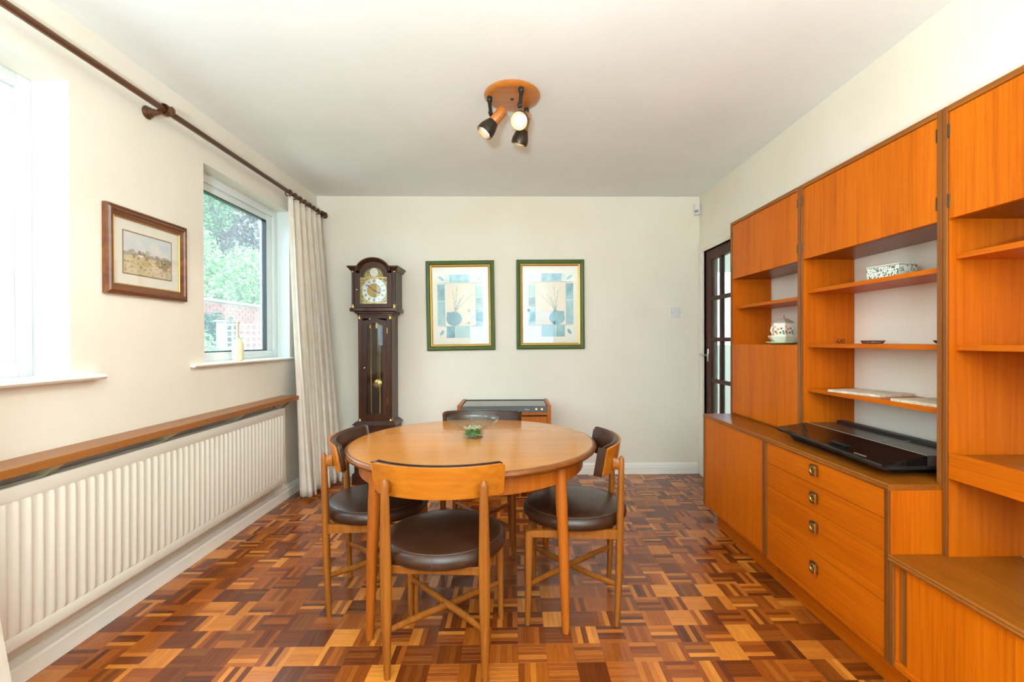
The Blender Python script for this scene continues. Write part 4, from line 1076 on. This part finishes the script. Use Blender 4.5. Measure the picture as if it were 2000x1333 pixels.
# ------------------------------------------------------------------ ceiling spotlight
LC = Vector((-.003, 2.463, H))
t = thing('ceiling_spotlight', 'round teak ceiling light with three bronze and wood spots', 'ceiling light', LC)
b = NB(); lathe(b, [(0, 0), (.140, 0), (.147, -.006), (.148, -.013), (.142, -.021), (.130, -.026), (.118, -.027), (0, -.027)][::-1], 64); obj('ceiling_plate', b, M['lampw'], t, True)
b = NB(); lathe(b, [(0, -.027), (.010, -.027), (.009, -.030), (0, -.031)][::-1], 16); obj('plate_screw', b, M['iron'], t, True)
def spot(mx, my, knuckle, d, sl):
    d = Vector(d).normalized(); kn = Vector(knuckle)
    b = NB(); lathe(b, [(0, -.027), (.013, -.027), (.0145, -.030), (.0145, -.046), (.012, -.050), (0, -.050)][::-1], 18, Matrix.Translation((mx, my, 0))); h = obj('spot_mount', b, M['iron'], t, True)
    b = NB(); tube(b, [(mx, my, -.048), (mx, my, -.060), tuple((Vector((mx, my, -.06))+kn)/2), tuple(kn)], [.010, .010, .009, .010], 10)
    lathe(b, [(0, -.010), (.011, -.010), (.011, .010), (0, .010)], 12, aim(kn, d.cross(Vector((0, .3, 1))).normalized())); obj('spot_arm', b, M['iron'], h, True)
    c0 = kn+d*.0+Vector(sl)
    A = aim(c0, d)
    b = NB(); lathe(b, [(0, -.055), (.026, -.055), (.0275, -.052), (.0275, .030), (.026, .032), (0, .032)], 28, A); body = obj('wooden_sleeve', b, M['lampw'], t, True)
    b = NB(); lathe(b, [(.025, .030), (.030, .032), (.032, .040), (.038, .056), (.0445, .078), (.0455, .096), (.044, .108), (.0425, .109), (.0435, .096), (.042, .078), (.034, .052), (.023, .038)], 36, A, cap=False); obj('bronze_shade', b, M['bronze'], body, True)
    b = NB(); lathe(b, [(0, .038), (.016, .040), (.027, .062), (.0295, .082), (.026, .093), (.012, .098), (0, .099)], 28, A)
    obj('bulb', b, P('lit_bulb', (1, .9, .75), .4, emis=(1.0, .80, .52), es=14), body, True)
    ld = bpy.data.lights.new('spot_bulb_light', 'SPOT'); ld.energy = LAMP_W; ld.color = (1, .92, .79); ld.spot_size = R(80); ld.spot_blend = .7; ld.shadow_soft_size = .03
    lo = bpy.data.objects.new('bulb_light', ld); C.objects.link(lo); lo.parent = t
    lo.matrix_local = aim(c0+d*.112, -d)
spot(-.118, -.020, (-.112, -.030, -.118), (-.60, -.10, -.76), (.032, .0, -.022))
spot(.045, -.112, (.038, -.118, -.120), (-.24, -.80, -.50), (.022, .025, -.052))
spot(.078, .100, (.070, .085, -.085), (-.26, .26, -.90), (-.004, .01, -.028))

# ------------------------------------------------------------------ added fill light behind the camera, shaped as an uplighter
t = thing('added_fill_lamp', 'bronze uplighter added behind the camera as fill light for the room', 'added fill light', (-.15, -1.05, 0))
b = NB(); lathe(b, [(0, 0), (.14, 0), (.145, .008), (.13, .02), (.03, .03), (0, .03)], 36); obj('fill_base', b, M['bronze'], t, True)
b = NB(); tube(b, [(0, 0, .025), (0, 0, 0.980)], .012, 16); obj('fill_pole', b, M['bronze'], t, True)
b = NB(); lathe(b, [(0, 0.970), (.03, 0.970), (.10, 1.000), (.155, 1.050), (.17, 1.080), (.165, 1.080), (.15, 1.053), (.095, 1.007), (0, 0.980)], 40, cap=False); obj('fill_bowl', b, M['bronze'], t, True)
b = NB(); lathe(b, [(0, 0.980), (.02, 0.985), (.022, 1.040), (.012, 1.055), (0, 1.057)], 20); obj('fill_bulb', b, P('fill_glow', (1, 1, 1), .4, emis=(1, .97, .92), es=20), t, True)
ld = bpy.data.lights.new('added_fill', 'AREA'); ld.shape = 'DISK'; ld.size = .26; ld.energy = ADDED_FILL_W; ld.color = (.755, .97, 1.06)
lo = bpy.data.objects.new('added_fill_light', ld); C.objects.link(lo); lo.parent = t; lo.location = (0, 0, 1.070); lo.rotation_euler = (math.pi, 0, 0)

# ------------------------------------------------------------------ vase on the sill
t = thing('bottle_vase', 'cream bottle vase with a slim neck on the garden window sill', 'vase', (-1.772, 3.02, 1.0885))
b = NB(); lathe(b, [(0, 0), (.026, 0), (.030, .004), (.033, .03), (.034, .08), (.033, .105), (.024, .125), (.014, .138), (.0105, .145), (.0095, .145), (0, .14)], 28); obj('body', b, P('cream_glaze', lin(244, 232, 190), .3), t, True)
b = NB(); lathe(b, [(.0105, .143), (.0085, .165), (.0085, .235), (.011, .247), (.009, .247), (.007, .235), (.007, .143)], 20, cap=False); obj('neck', b, P('peach_glaze', lin(226, 190, 160), .35), t, True)

# ------------------------------------------------------------------ garden outside the window
b = NB(); box(b, -40, XL-TH, -30, 60, -.5, -.35); box(b, XL-TH, 45, -30, YR-.2, -.5, -.35); box(b, XL-TH, 45, D+1.6, 60, -.5, -.35)
struct('ground', b, M['lawn'], 'green garden lawn outside the windows')
b = NB(); box(b, XL-TH-3.2, XL-TH, -6, 2.3, -.35, -.12); box(b, XL-TH, 4, -6, YR-.2, -.35, -.12)  # unseen pale slab, added to reflect sky light up to the ceiling
struct('terrace', b, M['stone'], 'pale paving added out of view to bounce sky light onto the ceiling')
def foliage(name, parent, clumps, n, size, cols, seed, fill=.35):
    rg = random.Random(seed); vs, fs, cl = [], [], []
    tot = sum(c_[3]*c_[4]*c_[5] for c_ in clumps)**1
    for cx_, cy_, cz_, rx, ry, rz in clumps:
        k = max(20, int(n*(rx*ry*rz)/tot))
        for _ in range(k):
            d = Vector((rg.gauss(0, 1), rg.gauss(0, 1), rg.gauss(0, 1))).normalized(); q = rg.uniform(fill, 1)**.4
            q *= 1+.16*noise.noise(d*2.6+Vector((cx_, cy_, cz_)))
            p = Vector((cx_+d.x*rx*q, cy_+d.y*ry*q, cz_+d.z*rz*q))
            nrm = (d*.8+Vector((rg.gauss(0, .6), rg.gauss(0, .6), rg.gauss(.35, .6)))).normalized()
            u_ = nrm.orthogonal().normalized(); u_.rotate(Matrix.Rotation(rg.random()*6.28, 3, nrm)); w_ = nrm.cross(u_); s = size*rg.uniform(.6, 1.3)
            i0 = len(vs); vs += [tuple(p-u_*s), tuple(p+w_*s*.45+nrm*s*.1), tuple(p+u_*s), tuple(p-w_*s*.45+nrm*s*.1)]; fs.append((i0, i0+1, i0+2, i0+3))
            c0 = rg.choice(cols); j_ = rg.uniform(.62, .95); cl += [tuple(x*j_ for x in c0)]*4
    me = bpy.data.meshes.new(name); me.from_pydata(vs, [], fs); a = me.color_attributes.new('Col', 'FLOAT_COLOR', 'POINT'); a.data.foreach_set('color', [x for c_ in cl for x in (*c_, 1)])
    me.materials.append(M['leaf']); o = bpy.data.objects.new(name, me); C.objects.link(o); o.parent = parent; return o
def plant(name, label, cat, loc, clumps, n, size, cols, seed, trunks=(), group=None, fill=.35):
    t = thing(name, label, cat, loc, group=group); foliage('foliage', t, clumps, n, size, cols, seed, fill)
    for pts, r0, r1 in trunks:
        b = NB(); k = len(pts); tube(b, pts, [r0+(r1-r0)*i/(k-1) for i in range(k)], 8); obj('trunk' if cat == 'tree' else 'stem', b, M['bark'], t, True)
    return t
GZ = -.35
gl = [lin(196, 214, 150), lin(170, 196, 128), lin(214, 226, 176), lin(150, 180, 112)]
gm = [lin(120, 156, 96), lin(140, 172, 110), lin(96, 134, 84), lin(164, 188, 130)]
gd = [lin(70, 100, 76), lin(88, 120, 92), lin(110, 140, 112), lin(56, 84, 62)]
gp = [lin(128, 96, 108), lin(150, 116, 122), lin(104, 80, 90), lin(170, 140, 140)]
# brick garden wall running away from the house
WX, WZ = -6.2, 2.10
t = thing('garden_wall', 'red brick garden wall with pale coping beyond the window', 'wall', (WX, 10.5, GZ))
bx('wall_core', M['mortar'], t, -.24, -.012, -4.5, 7.5, 0, WZ-GZ-.06)
bx('coping', M['stone'], t, -.28, .045, -4.5, 7.5, WZ-GZ-.06, WZ-GZ, bev=.01)
bm0 = NB(); box(bm0, -.03, 0, 0, .215, 0, .065); first = None
rows_ = int((WZ-GZ-.06)/.0765)
for r_ in range(rows_-14, rows_):
    for k in range(0, 17):
        y_ = -1.0+k*.228+(r_ % 2)*.114
        if first is None: first = obj('brick', bm0, M['brick'], t); o = first
        else: o = first.copy(); C.objects.link(o); o.parent = t
        o.location = (random.uniform(-.003, .003), y_, (r_)*.0765)
bm0 = NB()
for r_ in range(rows_-14, rows_):
    for k in list(range(-15, 0))+list(range(17, 32)):
        y_ = -1.0+k*.228+(r_ % 2)*.114; box(bm0, -.03, 0, y_, y_+.215, r_*.0765, r_*.0765+.065)
o = obj('more_bricks', bm0, M['brick'], t); o['kind'] = 'stuff'
plant('ivy', 'dark green ivy hanging over the brick garden wall', 'ivy', (WX+.25, 9.3, GZ), [(0, -.9, 1.55, .20, .75, .62), (0, 0, 1.5, .18, .55, .66), (0, -1.8, 1.55, .2, .8, .65), (0, .55, 1.55, .15, .35, .5)], 9000, .045, gd, 21, [([(-.05, -1, 0), (-.05, -1, 1.6)], .03, .02)])
plant('clipped_hedge', 'low yellow green clipped hedge in front of the trellis', 'hedge', (-4.75, 7.2, GZ), [(-.2, 0, .85, .65, .5, .92), (-.75, -.1, .85, .55, .5, .90)], 14000, .028, gl, 22, [([(-.2, 0, 0), (-.2, 0, .7)], .03, .02)])
sh = 'shrubs and trees beyond the garden wall'
plant('pale_shrub', 'pale leafy shrub above the garden wall, left of the others', 'shrub', (-7.6, 10.4, GZ), [(0, 0, 3.0, 1.0, 1.3, 1.5), (-.3, 1.2, 2.7, .9, 1.0, 1.2), (.2, -1.2, 2.7, .9, 1.1, 1.3)], 16000, .060, gl+gm[:1], 23, [([(0, 0, 0), (0, 0, 2.6)], .07, .04)], sh)
plant('pale_shrub', 'pale leafy shrub above the garden wall, right of the others', 'shrub', (-7.4, 13.2, GZ), [(0, 0, 2.9, .9, 1.3, 1.3), (0, 1.6, 2.8, .9, 1.2, 1.2)], 14000, .060, gl+gm[3:], 24, [([(0, 0, 0), (0, 0, 2.4)], .07, .04)], sh)
plant('purple_tree', 'purple leaved tree behind the pale shrubs', 'tree', (-10.0, 16.6, GZ), [(0, 0, 5.6, 1.5, 1.7, 1.4), (.4, 1.6, 5.0, 1.4, 1.5, 1.3)], 12000, .085, gp+gl[2:3], 25, [([(0, 0, 0), (0, 0, 2.5), (.2, .2, 5.0)], .16, .06)], sh)
plant('green_tree', 'tall mid green tree at the top left of the window view', 'tree', (-10.6, 14.0, GZ), [(0, 0, 5.7, 1.9, 2.0, 1.8), (-.6, 1.2, 6.6, 1.8, 1.8, 1.6), (.3, -1.5, 5.2, 1.6, 1.6, 1.6)], 18000, .080, gm+gd[1:3], 26, [([(0, 0, 0), (0, 0, 3.0), (.2, .1, 5.6)], .18, .07)], sh)
plant('dark_tree', 'dark evergreen filling the background of the window view', 'tree', (-18.0, 26.5, GZ), [(0, 0, 6.5, 3.8, 4.6, 5.6), (2.6, 4.6, 6.0, 3.4, 4.0, 5.4), (-2.4, -4.6, 7, 3.6, 4.2, 5.6)], 16000, .19, gd+gm[2:3], 27, [([(0, 0, 0), (0, 0, 5.0)], .25, .1)], sh)
# trellis
t = thing('trellis_fence', 'pale square trellis panel with a capped post in the garden', 'trellis', (-4.1, 8.0, GZ))
hgt = 1.515-GZ
bx('post', M['trellis'], t, -.93, -.81, -.05, .05, 0, hgt+.03, bev=.004)
bx('post_cap', M['trellis'], t, -.96, -.78, -.08, .08, hgt+.03, hgt+.06, bev=.008)
k = 0
for i in range(12): bx('slat', M['trellis'], t, -.80+i*.104, -.80+i*.104+.026, -.008, .008, .3, hgt)
for j in range(14): bx('slat', M['trellis'], t, -.82, .40, -.02, -.0085, hgt-.026-j*.102, hgt-j*.102)
bx('post', M['trellis'], t, .40, .50, -.05, .05, 0, hgt+.02, bev=.004)
